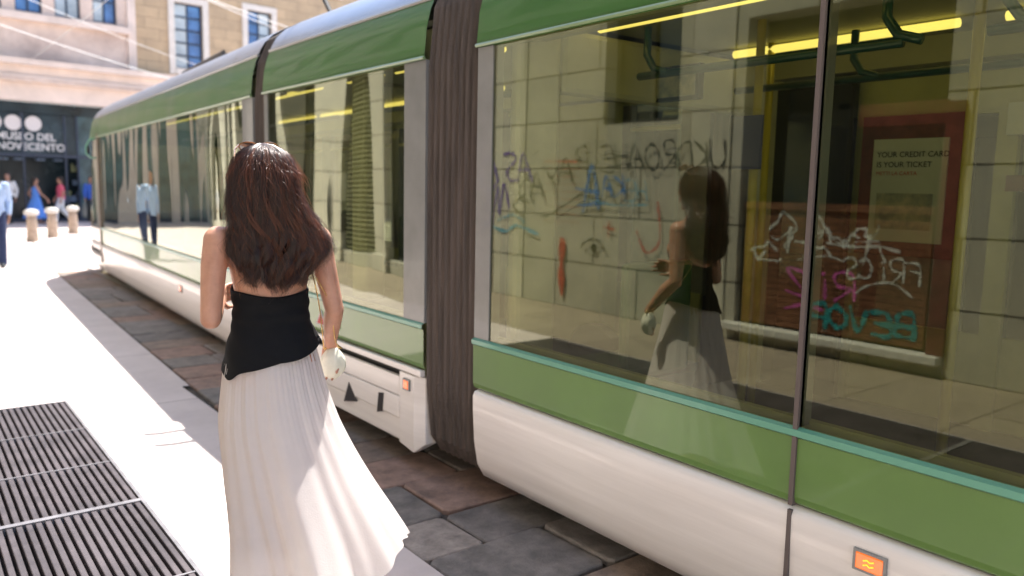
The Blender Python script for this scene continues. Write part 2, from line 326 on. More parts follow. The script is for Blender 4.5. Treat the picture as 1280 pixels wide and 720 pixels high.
g = MB(); g.add([(x, y, .004) for x, y in ((-14, -14), (-1.06, -14), (-1.06, 15), (-14, 15))], [(0, 1, 2, 3)])
tag(g.build('wall_side_pavement', stone_floor()), kind='structure')
# stone setts of the tram road
def road():
    vs, fs, cols = [], [], []
    y = -8.0
    pal = [(.17, .15, .135), (.20, .175, .16), (.155, .14, .13), (.20, .15, .12), (.18, .15, .13), (.22, .19, .17), (.15, .135, .125), (.22, .145, .115)]
    while y < YE - .3:
        h = random.uniform(.36, .50); h = h if y + h < YE - .3 else YE - y; x = edge(y + h) + .004; first = True
        while x < 9.0:
            L = random.uniform(.45, .95) if not first else random.uniform(.3, .8); first = False
            gap = .007; zt = .0 + random.uniform(-.004, .004) - .003; c = random.choice(pal); k = random.uniform(1.15, 1.55); c = tuple(q * k for q in c)
            j = lambda s=.012: random.uniform(-s, s)
            xa, xb, ya, yb = x + gap, x + L - gap, y + gap, y + h - gap
            o = len(vs); cx = [(xa + abs(j(.006)), ya + j()), (xb + j(), ya + j()), (xb + j(), yb + j()), (xa + abs(j(.006)), yb + j())]
            def inset(q, d):
                mx_ = sum(t[0] for t in q) / 4; my_ = sum(t[1] for t in q) / 4
                return [(t[0] + (d if t[0] < mx_ else -d), t[1] + (d if t[1] < my_ else -d)) for t in q]
            # subdivide outline with small corner cuts
            def ring(q, cut):
                out = []
                for i in range(4):
                    P0, P1, P2 = q[i - 1], q[i], q[(i + 1) % 4]
                    for Q in (P0, P2):
                        dx, dy = Q[0] - P1[0], Q[1] - P1[1]; l = math.hypot(dx, dy); out.append((P1[0] + dx / l * cut, P1[1] + dy / l * cut))
                return out
            r1 = ring(cx, .024); r2 = ring(inset(cx, .005), .022); r3 = ring(inset(cx, .012), .02)
            for q, z in ((r1, zt - .03), (r1, zt - .009), (r2, zt - .002), (r3, zt)): vs += [(t[0], t[1], z) for t in q]
            for m_ in range(3):
                for i in range(8): fs.append((o + m_ * 8 + i, o + m_ * 8 + (i + 1) % 8, o + (m_ + 1) * 8 + (i + 1) % 8, o + (m_ + 1) * 8 + i)); cols.append(c)
            fs.append(tuple(o + 24 + i for i in range(8))); cols.append(c)
            x += L
        y += h
    me = bpy.data.meshes.new('road'); me.from_pydata(vs, [], fs)
    ca = me.color_attributes.new('Col', 'FLOAT_COLOR', 'CORNER'); k = 0
    for pi, pl in enumerate(me.polygons):
        for _ in pl.loop_indices: ca.data[k].color = (*cols[pi], 1); k += 1
        pl.use_smooth = False
    me.materials.append(paving_mat()); o = bpy.data.objects.new('road', me); col.objects.link(o); tag(o, kind='structure')
road()
g = MB(); g.add([(EDGE, -8, -.03), (9.1, -8, -.03), (9.1, YE, -.03), (EDGE, YE, -.03)], [(0, 1, 2, 3)])
tag(g.build('road_bed', mat('joint_earth', (.075, .063, .053), .95, noise=(20, .4), bump=(60, .01))), kind='structure')
g = MB(); g.add([(9.1, -14, -.002), (40, -14, -.002), (40, YE, -.002), (9.1, YE, -.002)], [(0, 1, 2, 3)])
tag(g.build('far_pavement', M['asphalt']), kind='structure')
for k, x in enumerate((2.70, 4.145)):
    g = MB(); g.box(x, x + .055, -8, 33, -.03, .006)
    o = g.build('tram_rail', M['rail_steel']); tag(o, ('steel tram rail under the side of the tram nearest the woman', 'steel tram rail under the far side of the tram')[k], 'rail')

# grate
gr = empty('floor_grate', (0, 0, 0)); tag(gr, 'long brown metal ventilation grate set flush in the sunlit pavement', 'grate')
g = MB(); g.box(GX0, GX1, GY0, GY1, -.20, -.055); g.build('pit', M['pit'], gr)
g = MB(); x = GX0 + .03
while x < GX1 - .02:
    g.box(x, x + .0255, GY0 + .02, GY1 - .02, -.035, .004); x += .0385
g.build('bars', M['grate'], gr, bevel=.004)
for y, wd, h in ((4.10, .035, .010), (4.80, .012, .007), (5.55, .010, .007), (3.2, .012, .007), (2.1, .035, .010), (1.3, .012, .007)): g = MB(); g.box(GX0 + .02, GX1 - .02, y, y + wd, -.03, h); g.build('cross_bar', M['grate_edge'], gr)
g = MB()
g.box(GX0, GX0 + .018, GY0, GY1, -.05, .007); g.box(GX1 - .018, GX1, GY0, GY1, -.05, .007); g.box(GX0 + .018, GX1 - .018, GY1 - .018, GY1, -.05, .007); g.box(GX0 + .018, GX1 - .018, GY0, GY0 + .018, -.05, .007)
g.build('frame', M['grate_edge'], gr)

# ------------------------------------------------------------------ buildings
def facade(mb, T, u0, u1, z0, z1, ops, depth=.3):
    """front face with openings and reveals.  T(u, z, d) -> world, d = depth behind face"""
    us = sorted({u0, u1, *[o[0] for o in ops], *[o[1] for o in ops]}); zs = sorted({z0, z1, *[o[2] for o in ops], *[o[3] for o in ops]})
    us = [u for u in us if u0 <= u <= u1]; zs = [z for z in zs if z0 <= z <= z1]
    for i in range(len(us) - 1):
        for j in range(len(zs) - 1):
            cu, cz = (us[i] + us[i + 1]) / 2, (zs[j] + zs[j + 1]) / 2
            if any(o[0] < cu < o[1] and o[2] < cz < o[3] for o in ops): continue
            mb.add([T(us[i], zs[j], 0), T(us[i + 1], zs[j], 0), T(us[i + 1], zs[j + 1], 0), T(us[i], zs[j + 1], 0)], [(0, 1, 2, 3)])
    for o in ops:
        q = [(o[0], o[2]), (o[1], o[2]), (o[1], o[3]), (o[0], o[3])]
        for k in range(4):
            A, B = q[k], q[(k + 1) % 4]
            mb.add([T(*A, 0), T(*B, 0), T(*B, depth), T(*A, depth)], [(0, 1, 2, 3)])
def tbox(mb, T, u0, u1, z0, z1, d0, d1):
    vs = [T(u, z, d) for u in (u0, u1) for z in (z0, z1) for d in (d0, d1)]
    mb.add(vs, [(0, 1, 3, 2), (4, 6, 7, 5), (0, 4, 5, 1), (2, 3, 7, 6), (0, 2, 6, 4), (1, 5, 7, 3)])
def quad(mb, T, u0, u1, z0, z1, d): mb.add([T(u0, z0, d), T(u1, z0, d), T(u1, z1, d), T(u0, z1, d)], [(0, 1, 2, 3)])

# --- palazzo on the pavement side: seen mirrored in the tram windows
WX = -2.7
T = lambda u, z, d: (WX - d, u, z)
pal = empty('stone_palazzo', (WX, 0, 0)); tag(pal, 'pale stone palazzo with graffiti and shop shutter, mirrored in the tram windows', 'building')
pal.location = (0, 0, 0)
arc = [(11.1 + 2.35 * k, 12.65 + 2.35 * k, .25, 4.3) for k in range(9)]
ops = [(3.22, 5.28, .12, 3.4), (6.2, 7.4, 2.4, 4.3), (-4.5, -2.6, .12, 3.4), (-1.2, .6, 1.0, 4.0)] + arc + [(-5 + 2.35 * k, -3.7 + 2.35 * k, 5.6, 8.0) for k in range(16)] + [(-5 + 2.35 * k, -3.7 + 2.35 * k, 9.3, 11.4) for k in range(16)]
g = MB(); facade(g, T, -8, 33.3, 0, 13, ops, .35)
g.add([(WX, 33.3, 0), (WX - 12, 33.3, 0), (WX - 12, 33.3, 13), (WX, 33.3, 13)], [(0, 1, 2, 3)])
g.add([(WX, -8, 0), (WX - 12, -8, 0), (WX - 12, -8, 13), (WX, -8, 13)], [(0, 1, 2, 3)])
g.add([(WX, 33.3, 13), (WX - 12, 33.3, 13), (WX - 12, -8, 13), (WX, -8, 13)], [(0, 1, 2, 3)])
g.build('wall', M['stone_light'], pal)
for (u0, u1, zt) in [(5.42, 6.0, 4.6), (8.95, 9.7, 4.6)]:
    g = MB(); tbox(g, T, u0, u1, .0, zt, -.02, -.002); g.build('pilaster', M['stone_pil'], pal, bevel=.006)
for (u0, u1, zt) in [(1.2, 2.3, 4.6), (-2.5, -1.6, 4.6)] + [(10.3 + 2.35 * k, 10.95 + 2.35 * k, 4.6) for k in range(10)]:
    g = MB(); tbox(g, T, u0, u1, .0, zt, -.10, -.002); tbox(g, T, u0 - .05, u1 + .05, .0, .32, -.15, -.102); tbox(g, T, u0 - .06, u1 + .06, zt - .22, zt, -.17, -.102)
    g.build('pilaster', M['stone_pil'], pal, bevel=.015)
g = MB(); tbox(g, T, -8, 33.3, 4.62, 4.95, -.32, -.003); tbox(g, T, -8, 33.3, 4.952, 5.05, -.42, -.003); tbox(g, T, -8, 33.3, 12.6, 13.1, -.6, -.003)
g.build('cornice', M['stone_pil'], pal)
g = MB(); tbox(g, T, 9.72, 10.28, .0, 4.6, -.03, -.002); g.build('pink_panel', M['stone_pink'], pal)
for o in ops[1:2] + ops[3:4] + arc + ops[11:]:
    f = MB(); 
    for uu in (o[0], (o[0] + o[1]) / 2 - .03, o[1] - .06): tbox(f, T, uu, uu + .06, o[2], o[3], .2, .26)
    for zz in (o[2], o[2] + (o[3] - o[2]) * .66, o[3] - .06): tbox(f, T, o[0], o[1], zz, zz + .06, .19, .255)
    fr = f.build('window', M['dark_metal'], pal); q = MB(); quad(q, T, o[0], o[1], o[2], o[3], .24); q.build('pane', M['dark_glass'], fr)
# louvred shutter in one arcade bay and a pale curtain in another
g = MB(); z = .3
while z < 4.2: tbox(g, T, arc[1][0] + .05, arc[1][1] - .05, z, z + .05, .10, .17); z += .095
g.build('louvred_shutter', M['louvre'], pal)
# shop
o = ops[0]
g = MB(); quad(g, T, o[0], o[1], o[2], o[3], .34); g.build('shop_interior', M['shop_dark'], pal)
g = MB(); z = .22
while z < 1.42: tbox(g, T, o[0] + .05, o[1] - .05, z, z + .058, .06, .10); z += .064
tbox(g, T, o[0] + .05, o[1] - .05, 1.43, 1.50, .04, .12)
g.build('roller_shutter', M['rust'], pal)
g = MB(); tbox(g, T, o[0] - .15, o[1] + .1, .12, .20, -.12, .05); g.build('ledge', M['ledge'], pal, bevel=.01)
g = MB(); tbox(g, T, 3.05, 3.2, .2, 2.4, -.04, -.002); tbox(g, T, 3.2, 4.0, 2.22, 2.42, -.04, .02); g.build('red_shop_frame', M['red_frame'], pal)

# graffiti
G = {'A': [[(0, 0), (.45, 1), (.9, 0)], [(.15, .38), (.8, .42)]], 'B': [[(0, 0), (0, 1), (.6, .95), (.65, .6), (.05, .52), (.7, .45), (.7, .1), (0, 0)]], 'C': [[(.8, .85), (.4, 1), (.05, .6), (.1, .15), (.5, 0), (.85, .15)]],
     'D': [[(0, 0), (0, 1), (.6, .85), (.8, .45), (.5, .05), (0, 0)]], 'E': [[(.75, 1), (.05, .95), (0, 0), (.8, .03)], [(0, .5), (.6, .53)]], 'F': [[(.05, 0), (0, .95), (.8, 1)], [(0, .5), (.6, .55)]],
     'G': [[(.8, .85), (.4, 1), (.0, .5), (.3, .02), (.8, .1), (.8, .45), (.45, .45)]], 'H': [[(0, 0), (.05, 1)], [(.7, 0), (.75, 1)], [(.02, .5), (.74, .52)]], 'I': [[(.2, 0), (.2, .7)], [(.2, .92), (.22, .97)]],
     'K': [[(0, 0), (.03, 1)], [(.75, 1), (.04, .45), (.8, 0)]], 'N': [[(0, 0), (.05, 1), (.7, 0), (.75, 1)]], 'O': [[(.4, 1), (.05, .7), (.05, .25), (.4, 0), (.78, .3), (.75, .75), (.4, 1), (.3, .95)]],
     'P': [[(.05, -.1), (0, 1), (.65, .95), (.68, .5), (.05, .42)]], 'R': [[(0, 0), (0, 1), (.65, .95), (.6, .55), (.05, .45), (.75, -.05)]], 'S': [[(.75, .9), (.3, 1), (.05, .75), (.7, .35), (.5, 0), (-.1, .1)]],
     'T': [[(-.05, .95), (.85, 1)], [(.4, 1), (.38, 0)]], 'U': [[(0, 1), (.05, .25), (.4, 0), (.75, .25), (.8, 1)]], 'V': [[(0, 1), (.4, 0), (.8, 1.05)]], 'Y': [[(0, 1), (.4, .5), (.85, 1)], [(.42, .5), (.35, -.2)]], 'Z': [[(0, .95), (.75, 1), (0, 0), (.85, .05)]]}
def smooth(pts, n=6):
    out = []
    for i in range(len(pts) - 1):
        p0 = pts[max(i - 1, 0)]; p1 = pts[i]; p2 = pts[i + 1]; p3 = pts[min(i + 2, len(pts) - 1)]
        for k in range(n):
            t = k / n
            out.append(tuple(.5 * ((2 * b) + (c - a) * t + (2 * a - 5 * b + 4 * c - d) * t * t + (3 * b - a - 3 * c + d) * t ** 3) for a, b, c, d in zip(p0, p1, p2, p3)))
    out.append(pts[-1]); return out
def stroke(mb, pts, wd, off=-.03):
    P = smooth(pts); n = len(P)
    for i in range(n - 1):
        (x0, y0), (x1, y1) = P[i][:2], P[i + 1][:2]; dx, dy = x1 - x0, y1 - y0; l = math.hypot(dx, dy) + 1e-6
        ww = wd * (.75 + .35 * math.sin(i * 1.1)); ex, ey = dx / l * wd * .3, dy / l * wd * .3; nx, ny = -dy / l * ww / 2, dx / l * ww / 2
        mb.add([T(x0 - ex + nx, y0 - ey + ny, off), T(x1 + ex + nx, y1 + ey + ny, off), T(x1 + ex - nx, y1 + ey - ny, off), T(x0 - ex - nx, y0 - ey - ny, off)], [(0, 1, 2, 3)])
        off -= .00004
def word(text, u, z, h, wd, colr, adv=.95, rise=0, slant=.12, off=-.03, lw=.8, name='graffiti'):
    mb = MB(); rnd = random.Random(hash_(text))
    for k, ch in enumerate(text):
        for st in G[ch]:
            jit = rnd.uniform(-.06, .06)
            pts = [(u + k * h * adv * lw + (x * lw + slant * y + rnd.uniform(-.05, .05)) * h, z + rise * k + (y + jit + rnd.uniform(-.04, .04)) * h) for x, y in st]
            stroke(mb, pts, wd, off - k * .0005)
    return mb
def hash_(s): return sum(ord(c) * (i + 7) for i, c in enumerate(s))
def finish(mb, colr): return mb.build('graffiti', M['spray_' + colr], pal)
m_ = word('UKDROAHE', 5.45, 1.84, .30, .030, 'black', lw=.86); finish(m_, 'black')
m_ = word('PAYAD', 7.62, 1.78, .32, .028, 'black', rise=-.10, lw=.95); stroke(m_, [(7.7, 1.55), (8.1, 1.36), (8.4, 1.22), (8.55, 1.2)], .03); stroke(m_, [(8.9, 1.5), (9.2, 1.35), (8.95, 1.2)], .03); finish(m_, 'black')
m_ = word('AS', 8.75, 1.70, .42, .045, 'purple', lw=.9); stroke(m_, [(9.3, 1.3), (9.45, 1.65), (9.55, 1.2), (9.6, 1.6), (9.75, 1.0), (9.8, 1.5), (9.9, .95)], .05); stroke(m_, [(9.6, 1.7), (9.8, 2.05), (10.0, 1.75), (9.8, 1.55), (9.6, 1.7)], .06); finish(m_, 'purple')
m_ = word('KA', 6.95, 1.50, .26, .035, 'blue', off=-.033); stroke(m_, [(7.4, 1.35), (7.55, 1.9), (7.7, 1.3)], .06); stroke(m_, [(7.4, 1.55), (7.85, 1.6)], .05); stroke(m_, [(7.3, 1.42), (7.8, 1.38)], .05); finish(m_, 'blue')
m_ = word('HE', 6.6, 1.47, .24, .018, 'sky', off=-.036); stroke(m_, [(6.6, 1.42), (7.1, 1.4), (7.6, 1.46)], .02); stroke(m_, [(8.6, .95), (9.1, 1.05), (9.4, .95), (9.9, 1.05)], .05); stroke(m_, [(8.9, 1.1), (9.2, 1.2), (9.6, 1.1)], .03); finish(m_, 'sky')
m_ = MB(); stroke(m_, [(6.45, 1.45), (6.4, 1.0), (6.6, .85), (6.75, 1.1)], .035); stroke(m_, [(8.10, .90), (8.11, .5), (8.09, .18)], .12); stroke(m_, [(7.2, 1.2), (7.2, 1.0)], .03); stroke(m_, [(7.1, 1.1), (7.3, 1.12)], .03)
for k in range(9): stroke(m_, [(7.75, 1.95 - .1 * k), (8.5, 1.96 - .1 * k)], .006 if k else .03)
for k in range(7): stroke(m_, [(5.5, 1.8 - .13 * k), (5.95, 1.81 - .13 * k)], .008, -.112)
finish(m_, 'red')
m_ = MB(); stroke(m_, [(7.25, .82), (7.35, .92), (7.5, .95), (7.65, .90), (7.72, .83)], .03); stroke(m_, [(7.3, .82), (7.48, .74), (7.66, .83)], .015); stroke(m_, [(7.44, .84), (7.5, .84)], .10); stroke(m_, [(6.0, .62), (6.3, .6), (6.6, .66)], .01); finish(m_, 'black')
SH = .057   # just in front of the recessed shutter
m_ = word('FRICS', 3.34, .80, .20, .022, 'white', off=SH); stroke(m_, [(3.4, .68), (3.6, .79), (3.85, .74), (3.95, .66)], .022, SH)
stroke(m_, [(3.55, 1.08), (3.75, 1.12), (4.0, 1.10), (4.3, 1.12)], .03, SH); stroke(m_, [(3.85, 1.22), (3.9, .95)], .035, SH)
_r = random.Random(21)
for k in range(16):
    uu = 3.6 + _r.uniform(0, 1.5); zz = _r.uniform(.92, 1.34); q_ = [(uu, zz)]
    for _ in range(5): q_.append((q_[-1][0] + _r.uniform(-.05, .12), min(1.4, max(.9, q_[-1][1] + _r.uniform(-.11, .11)))))
    stroke(m_, q_, _r.choice((.010, .018, .028)), SH)
stroke(m_, [(4.7, 1.25), (4.72, 1.0)], .04, SH); stroke(m_, [(4.1, .95), (4.3, .99), (4.6, .93)], .015, SH); finish(m_, 'white')
m_ = word('RIZ', 3.98, .58, .24, .035, 'pink', off=SH, lw=1.1); stroke(m_, [(4.3, .45), (4.5, .48), (4.7, .42)], .035, SH); finish(m_, 'pink')
m_ = word('BEVOP', 3.35, .30, .21, .05, 'teal', off=SH - .003, lw=1.12); finish(m_, 'teal')
m_ = word('YA', 12.86, 1.6, .32, .04, 'black', off=-.03, lw=.9); finish(m_, 'black')

# --- building across the street, glimpsed through the tram
T = lambda u, z, d: (13 + d, u, z)
opp = empty('opposite_building', (0, 0, 0)); tag(opp, 'plain stone building across the street glimpsed through the tram', 'building')
ops2 = [(-7 + 2.6 * k, -5.5 + 2.6 * k, 1.0 + 3.6 * f_, 3.3 + 3.6 * f_) for k in range(9) for f_ in range(3)]
g = MB(); facade(g, T, -10, 17, 0, 12, ops2, .25)
g.add([(13, 17, 0), (25, 17, 0), (25, 17, 12), (13, 17, 12)], [(0, 1, 2, 3)]); g.add([(13, -10, 12), (25, -10, 12), (25, 17, 12), (13, 17, 12)], [(0, 1, 2, 3)]); g.build('wall', M['opp_wall'], opp)
for o in ops2:
    if o[2] > 5: continue
    f = MB()
    for uu in (o[0], (o[0] + o[1]) / 2 - .03, o[1] - .06): tbox(f, T, uu, uu + .06, o[2], o[3], .12, .18)
    fr = f.build('window', M['dark_metal'], opp); q = MB(); quad(q, T, o[0], o[1], o[2], o[3], .2); q.build('pane', M['dark_glass'], fr)
q = MB()
for o in ops2:
    if o[2] > 5: quad(q, T, o[0], o[1], o[2], o[3], .2)
q.build('upper_windows', M['dark_glass'], opp)

# --- museum closing the view
th = R_(6.5); dx_, dy_ = math.cos(th), math.sin(th)
T = lambda u, z, d: (5.6 + u * dx_ - d * dy_, 34.1 + u * dy_ + d * dx_, z)
mus = empty('museum_building', (0, 0, 0)); tag(mus, 'stone museum with dark glazed entrance closing the street behind the tram', 'building')
W1 = (3.82, 4.98, 6.15, 8.75); W2 = (6.94, 8.05, 7.0, 8.95)
tanops = [W1, W2, (10.3, 11.4, 6.15, 8.75), (13.4, 14.5, 6.15, 8.75), (16.6, 17.7, 6.15, 8.75)] + [(u, u + 1.1, 10.4, 12.8) for u in (3.82, 6.94, 10.3, 13.4, 16.6)]
g = MB(); facade(g, T, 2.14, 24, 0, 16, tanops, .22); g.build('tan_wall', M['mus_tan'], mus)
strip = [(-1.76 - 1.27 * k + 0, -.9 - 1.27 * k + 0, 7.5, 9.9) for k in range(-2, 15)]
strip = [(u0 + (0.02 if u0 > 0 else 0), u1, z0, z1) for u0, u1, z0, z1 in strip]
g = MB(); facade(g, T, -26, 2.14, 5.75, 16, strip, .25); g.build('pink_wall', M['mus_pink'], mus)
g = MB(); tbox(g, T, -26, 3.4, 4.33, 4.95, -.55, .0); tbox(g, T, -26, 3.5, 4.952, 5.18, -.75, .0); tbox(g, T, -26, 3.45, 5.182, 5.55, -.62, .0); tbox(g, T, -26, 3.55, 5.552, 5.75, -.85, .0)
tbox(g, T, -26, 2.1, 7.18, 7.42, -.22, -.003); tbox(g, T, 2.0, 2.3, 5.752, 16, -.10, -.003)
g.build('cornice', M['mus_trim'], mus)
g = MB(); tbox(g, T, -26, 3.2, 5.02, 5.10, -.765, -.752)
for k in range(60): tbox(g, T, -26 + .49 * k, -26 + .49 * k + .30, 5.0, 5.08, -.80, -.766)
g.build('carved_frieze', M['mus_pink'], mus)
def pane_window(o, glassL, glassR, split, rows, frame=None):
    f = MB()
    for uu in (o[0], split - .03, o[1] - .06): tbox(f, T, uu, uu + .06, o[2], o[3], .12, .18)
    for k in range(rows + 1):
        zz = o[2] + (o[3] - o[2] - .06) * k / rows; tbox(f, T, o[0], o[1], zz, zz + .06, .118, .178)
    fr = f.build('window', M['win_metal'], mus)
    q = MB(); quad(q, T, o[0], split, o[2], o[3], .16); q.build('pane', glassL, fr); q = MB(); quad(q, T, split, o[1], o[2], o[3], .161); q.build('pane', glassR, fr)
    if frame:
        q = MB(); w_ = frame
        tbox(q, T, o[0] - w_, o[0], o[2] - w_, o[3] + w_, -.06, .0); tbox(q, T, o[1], o[1] + w_, o[2] - w_, o[3] + w_, -.06, .0)
        tbox(q, T, o[0], o[1], o[3], o[3] + w_, -.058, .0); tbox(q, T, o[0], o[1], o[2] - w_, o[2], -.09, .0); q.build('stone_frame', M['mus_frame'], fr)
for i, o in enumerate(tanops): pane_window(o, M['mus_glass_b'] if i != 1 else M['mus_glass_a'], M['mus_glass_a'] if i != 1 else M['mus_glass_b'], (o[0] + o[1]) / 2, 5 if o[3] - o[2] > 2.2 else 4, .24)
for i, o in enumerate(strip): pane_window(o, M['mus_glass_b'] if i % 3 != 2 else M['mus_glass_a'], M['mus_glass_b'] if i % 2 else M['mus_glass_a'], (o[0] + o[1]) / 2, 3)
# dark glazed ground floor
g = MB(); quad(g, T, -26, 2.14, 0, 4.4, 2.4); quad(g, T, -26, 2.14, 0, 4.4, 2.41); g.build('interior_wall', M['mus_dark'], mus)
g = MB(); tbox(g, T, -26, 2.14, 3.95, 4.33, .05, .3); g.build('fascia', M['mus_dark'], mus)
g = MB(); tbox(g, T, .95, 2.14, 0, 4.33, .0, .6); g.build('corner_pier', M['mus_dark'], mus)
for k in range(5): g = MB(); tbox(g, T, -8.7 + 1.2 * k, -8.15 + 1.2 * k, 0, 4.32, -.06, .5); g.build('stone_pier', M['mus_trim'], mus)
for k in range(8): g = MB(); tbox(g, T, -25.5 + 2.3 * k, -24.6 + 2.3 * k, 0, 4.32, -.06, .5); g.build('stone_pier', M['mus_trim'], mus)
g = MB(); tbox(g, T, -4.2, 0.05, 2.50, 3.92, .10, .16); g.build('sign_panel', M['mus_dark'], mus)
g = MB(); quad(g, T, .07, .94, 0, 3.94, .12); quad(g, T, -9, -2.9, 0, 3.94, .13); quad(g, T, -26, -9.1, 0, 3.94, .13); g.build('glazing', M['mus_teal'], mus)
g = MB()
for u in (-2.9, -1.75, -.37, .05, .93): tbox(g, T, u, u + .06, 0, 3.94, .05, .118)
tbox(g, T, -4.2, .94, 2.38, 2.48, .03, .1); tbox(g, T, -26, .94, 0, .12, .03, .1)
for k in range(8): tbox(g, T, -26 + 2.4 * k, -25.9 + 2.4 * k, 0, 3.94, .03, .12)
g.build('door_frame', M['win_metal'], mus)
for u in (-2.62, -2.0, -1.36):
    g = MB(); n = 28; vs = [T(u + .27 * math.cos(2 * PI * k / n), 3.57 + .27 * math.sin(2 * PI * k / n), .07) for k in range(n)]; g.add(vs, [tuple(range(n))]); g.build('sign_disc', M['mus_disc'], mus)
def text_mesh(s, size, Tm, name, m, parent, bold=.0, ext=.0):
    c = bpy.data.curves.new(name, 'FONT'); c.body = s; c.size = size; c.offset = bold; c.extrude = ext
    o = bpy.data.objects.new(name, c); col.objects.link(o); dg = bpy.context.evaluated_depsgraph_get()
    me = bpy.data.meshes.new_from_object(o.evaluated_get(dg)); bpy.data.objects.remove(o)
    for v in me.vertices: v.co = Vector(Tm(v.co.x, v.co.y, v.co.z))
    me.materials.clear(); me.materials.append(m); o2 = bpy.data.objects.new(name, me); col.objects.link(o2); o2.parent = parent; return o2
text_mesh('MUSEO DEL', .36, lambda x, y, z: T(-2.55 + x, 2.98 + y, .07), 'sign_lettering', M['mus_sign'], mus, .006)
text_mesh('NOVECENTO', .36, lambda x, y, z: T(-2.55 + x, 2.62 + y, .07), 'sign_lettering', M['mus_sign'], mus, .006)
rr = random.Random(4)
for k in range(42):
    u = rr.uniform(-.3, .85); z = rr.uniform(.15, 2.1) if k % 3 else rr.uniform(.1, 1.0); s_ = rr.uniform(.07, .2); dd = rr.uniform(.45, .8); g = MB(); tbox(g, T, u, u + s_, z, z + s_ * 1.15, dd, dd + .05); g.build('shop_goods', M['goods_' + 'abc'[k % 3]], mus)
for u in (-2.4, -1.9, -1.2, -.6): g = MB(); tbox(g, T, u, u + .3, 2.26, 2.32, .6, .8); g.build('ceiling_panel', M['goods_c'], mus)
g = MB(); g.add([T(-26, 16, 0), T(24, 16, 0), T(24, 16, 12), T(-26, 16, 12)], [(0, 1, 2, 3)]); g.add([T(24, 0, 0), T(24, 0, 12), T(24, 16, 12), T(24, 16, 0)], [(0, 1, 2, 3)]); g.add([T(-26, 0, 0), T(-26, 0, 12), T(-26, 16, 12), T(-26, 16, 0)], [(0, 1, 2, 3)]); g.build('roof', M['mus_tan'], mus)

# ------------------------------------------------------------------ bollards, wires
def bollard():
    t = empty('bollard'); 
    g = MB(); g.lathe([(.135, -.02), (.14, 0), (.135, .1), (.118, .45), (.112, .66)]); g.build('post', M['bollard'], t, smooth=True)
    g = MB(); g.lathe([(.112, .66), (.165, .69), (.175, .73), (.16, .775), (.10, .81), (.01, .825)]); g.build('cap', M['bollard_cap'], t, smooth=True)
    return t
b0 = bollard()
for k, (x, y, l) in enumerate([(2.77, 23.37, 'stone bollard with domed cap, the nearest to the camera'), (3.42, 24.82, 'stone bollard with domed cap, between the other two'), (4.19, 26.5, 'stone bollard with domed cap, beside the nose of the tram')]):
    b = b0 if k == 0 else copy_tree(b0)
    b.location = (x, y, 0); tag(b, l, 'bollard', 'stone bollards in front of the museum')
wires = [((-2.7, 19.0, 7.9), (13, 22.5, 5.35), .012, 'upper bright overhead wire running past the tall museum window'),
         ((-2.7, 20.0, 6.1), (11, 31, 4.8), .011, 'overhead wire slanting across the blank pink panel of the museum'),
         ((-2.7, 15.0, 7.6), (9.5, 24, 6.2), .010, 'overhead wire crossing the strip of museum windows at top left'),
         ((-2.7, 14.0, 5.9), (9.5, 30, 5.6), .008, 'thin overhead wire slanting above the museum cornice'),
         ((3.4, -8, 5.4), (3.9, 33.5, 5.5), .007, 'contact wire hanging over the tram roof')]
for A, B, rad, l in wires:
    A, B = Vector(A), Vector(B); pts = [A.lerp(B, k / 20) - Vector((0, 0, .25 * (1 - (2 * k / 20 - 1) ** 2))) for k in range(21)]
    g = MB(); g.tube(pts, rad, 6); o = g.build('overhead_wire', M['wire'], smooth=True); tag(o, l, 'wire')

# ------------------------------------------------------------------ tram
SX = 2.23; CX = SX + 1.2
tram = empty('tram', (0, 0, 0)); tag(tram, 'green and white articulated tram with big reflecting windows gliding past the woman', 'tram')
WHITE = [(.16, .10), (.07, .13), (.03, .20), (.008, .32), (-.002, .48), (-.004, .555), (.006, .577), (.03, .585)]
GLOW = [(.022, .590), (.010, .600), (.004, .62), (.002, .812)]
TEAL = [(.000, .814), (-.009, .820), (-.009, .840), (.008, .848)]
GTOP = [(.012, 2.238), (-.004, 2.248), (-.002, 2.27), (.010, 2.40), (.035, 2.50), (.060, 2.555)]
ROOF = [(.058, 2.560), (.075, 2.60), (.11, 2.66), (.18, 2.73), (.30, 2.80), (.50, 2.85), (.80, 2.87), (1.2, 2.875)]
def band(prof, y0, y1, side=1, seg=1, plan=None):
    """prof = (inset, z); side=1 near (x small), -1 far; plan(y)->extra inset"""
    g = MB(); ys = [y0 + (y1 - y0) * k / seg for k in range(seg + 1)]
    rr = []
    for y in ys:
        e = plan(y) if plan else (0, y)
        rr.append([((CX - side * (1.2 - i - (e[0] if plan else 0) * max(0, 1 - i / 1.25))), e[1] if plan else y, z) for i, z in prof])
    g.rings(rr, cap=False, closed=False); return g
class Grp:
    pass
def seat(parent, x, y, face):
    g = MB(); d = face
    g.box(x - .21, x + .21, y - .2, y + .2, .76, .80); g.box(x - .21, x + .21, y - d * .24, y - d * .19, .78, 1.28); g.box(x - .03, x + .03, y - .1, y + .1, .37, .76)
    return g
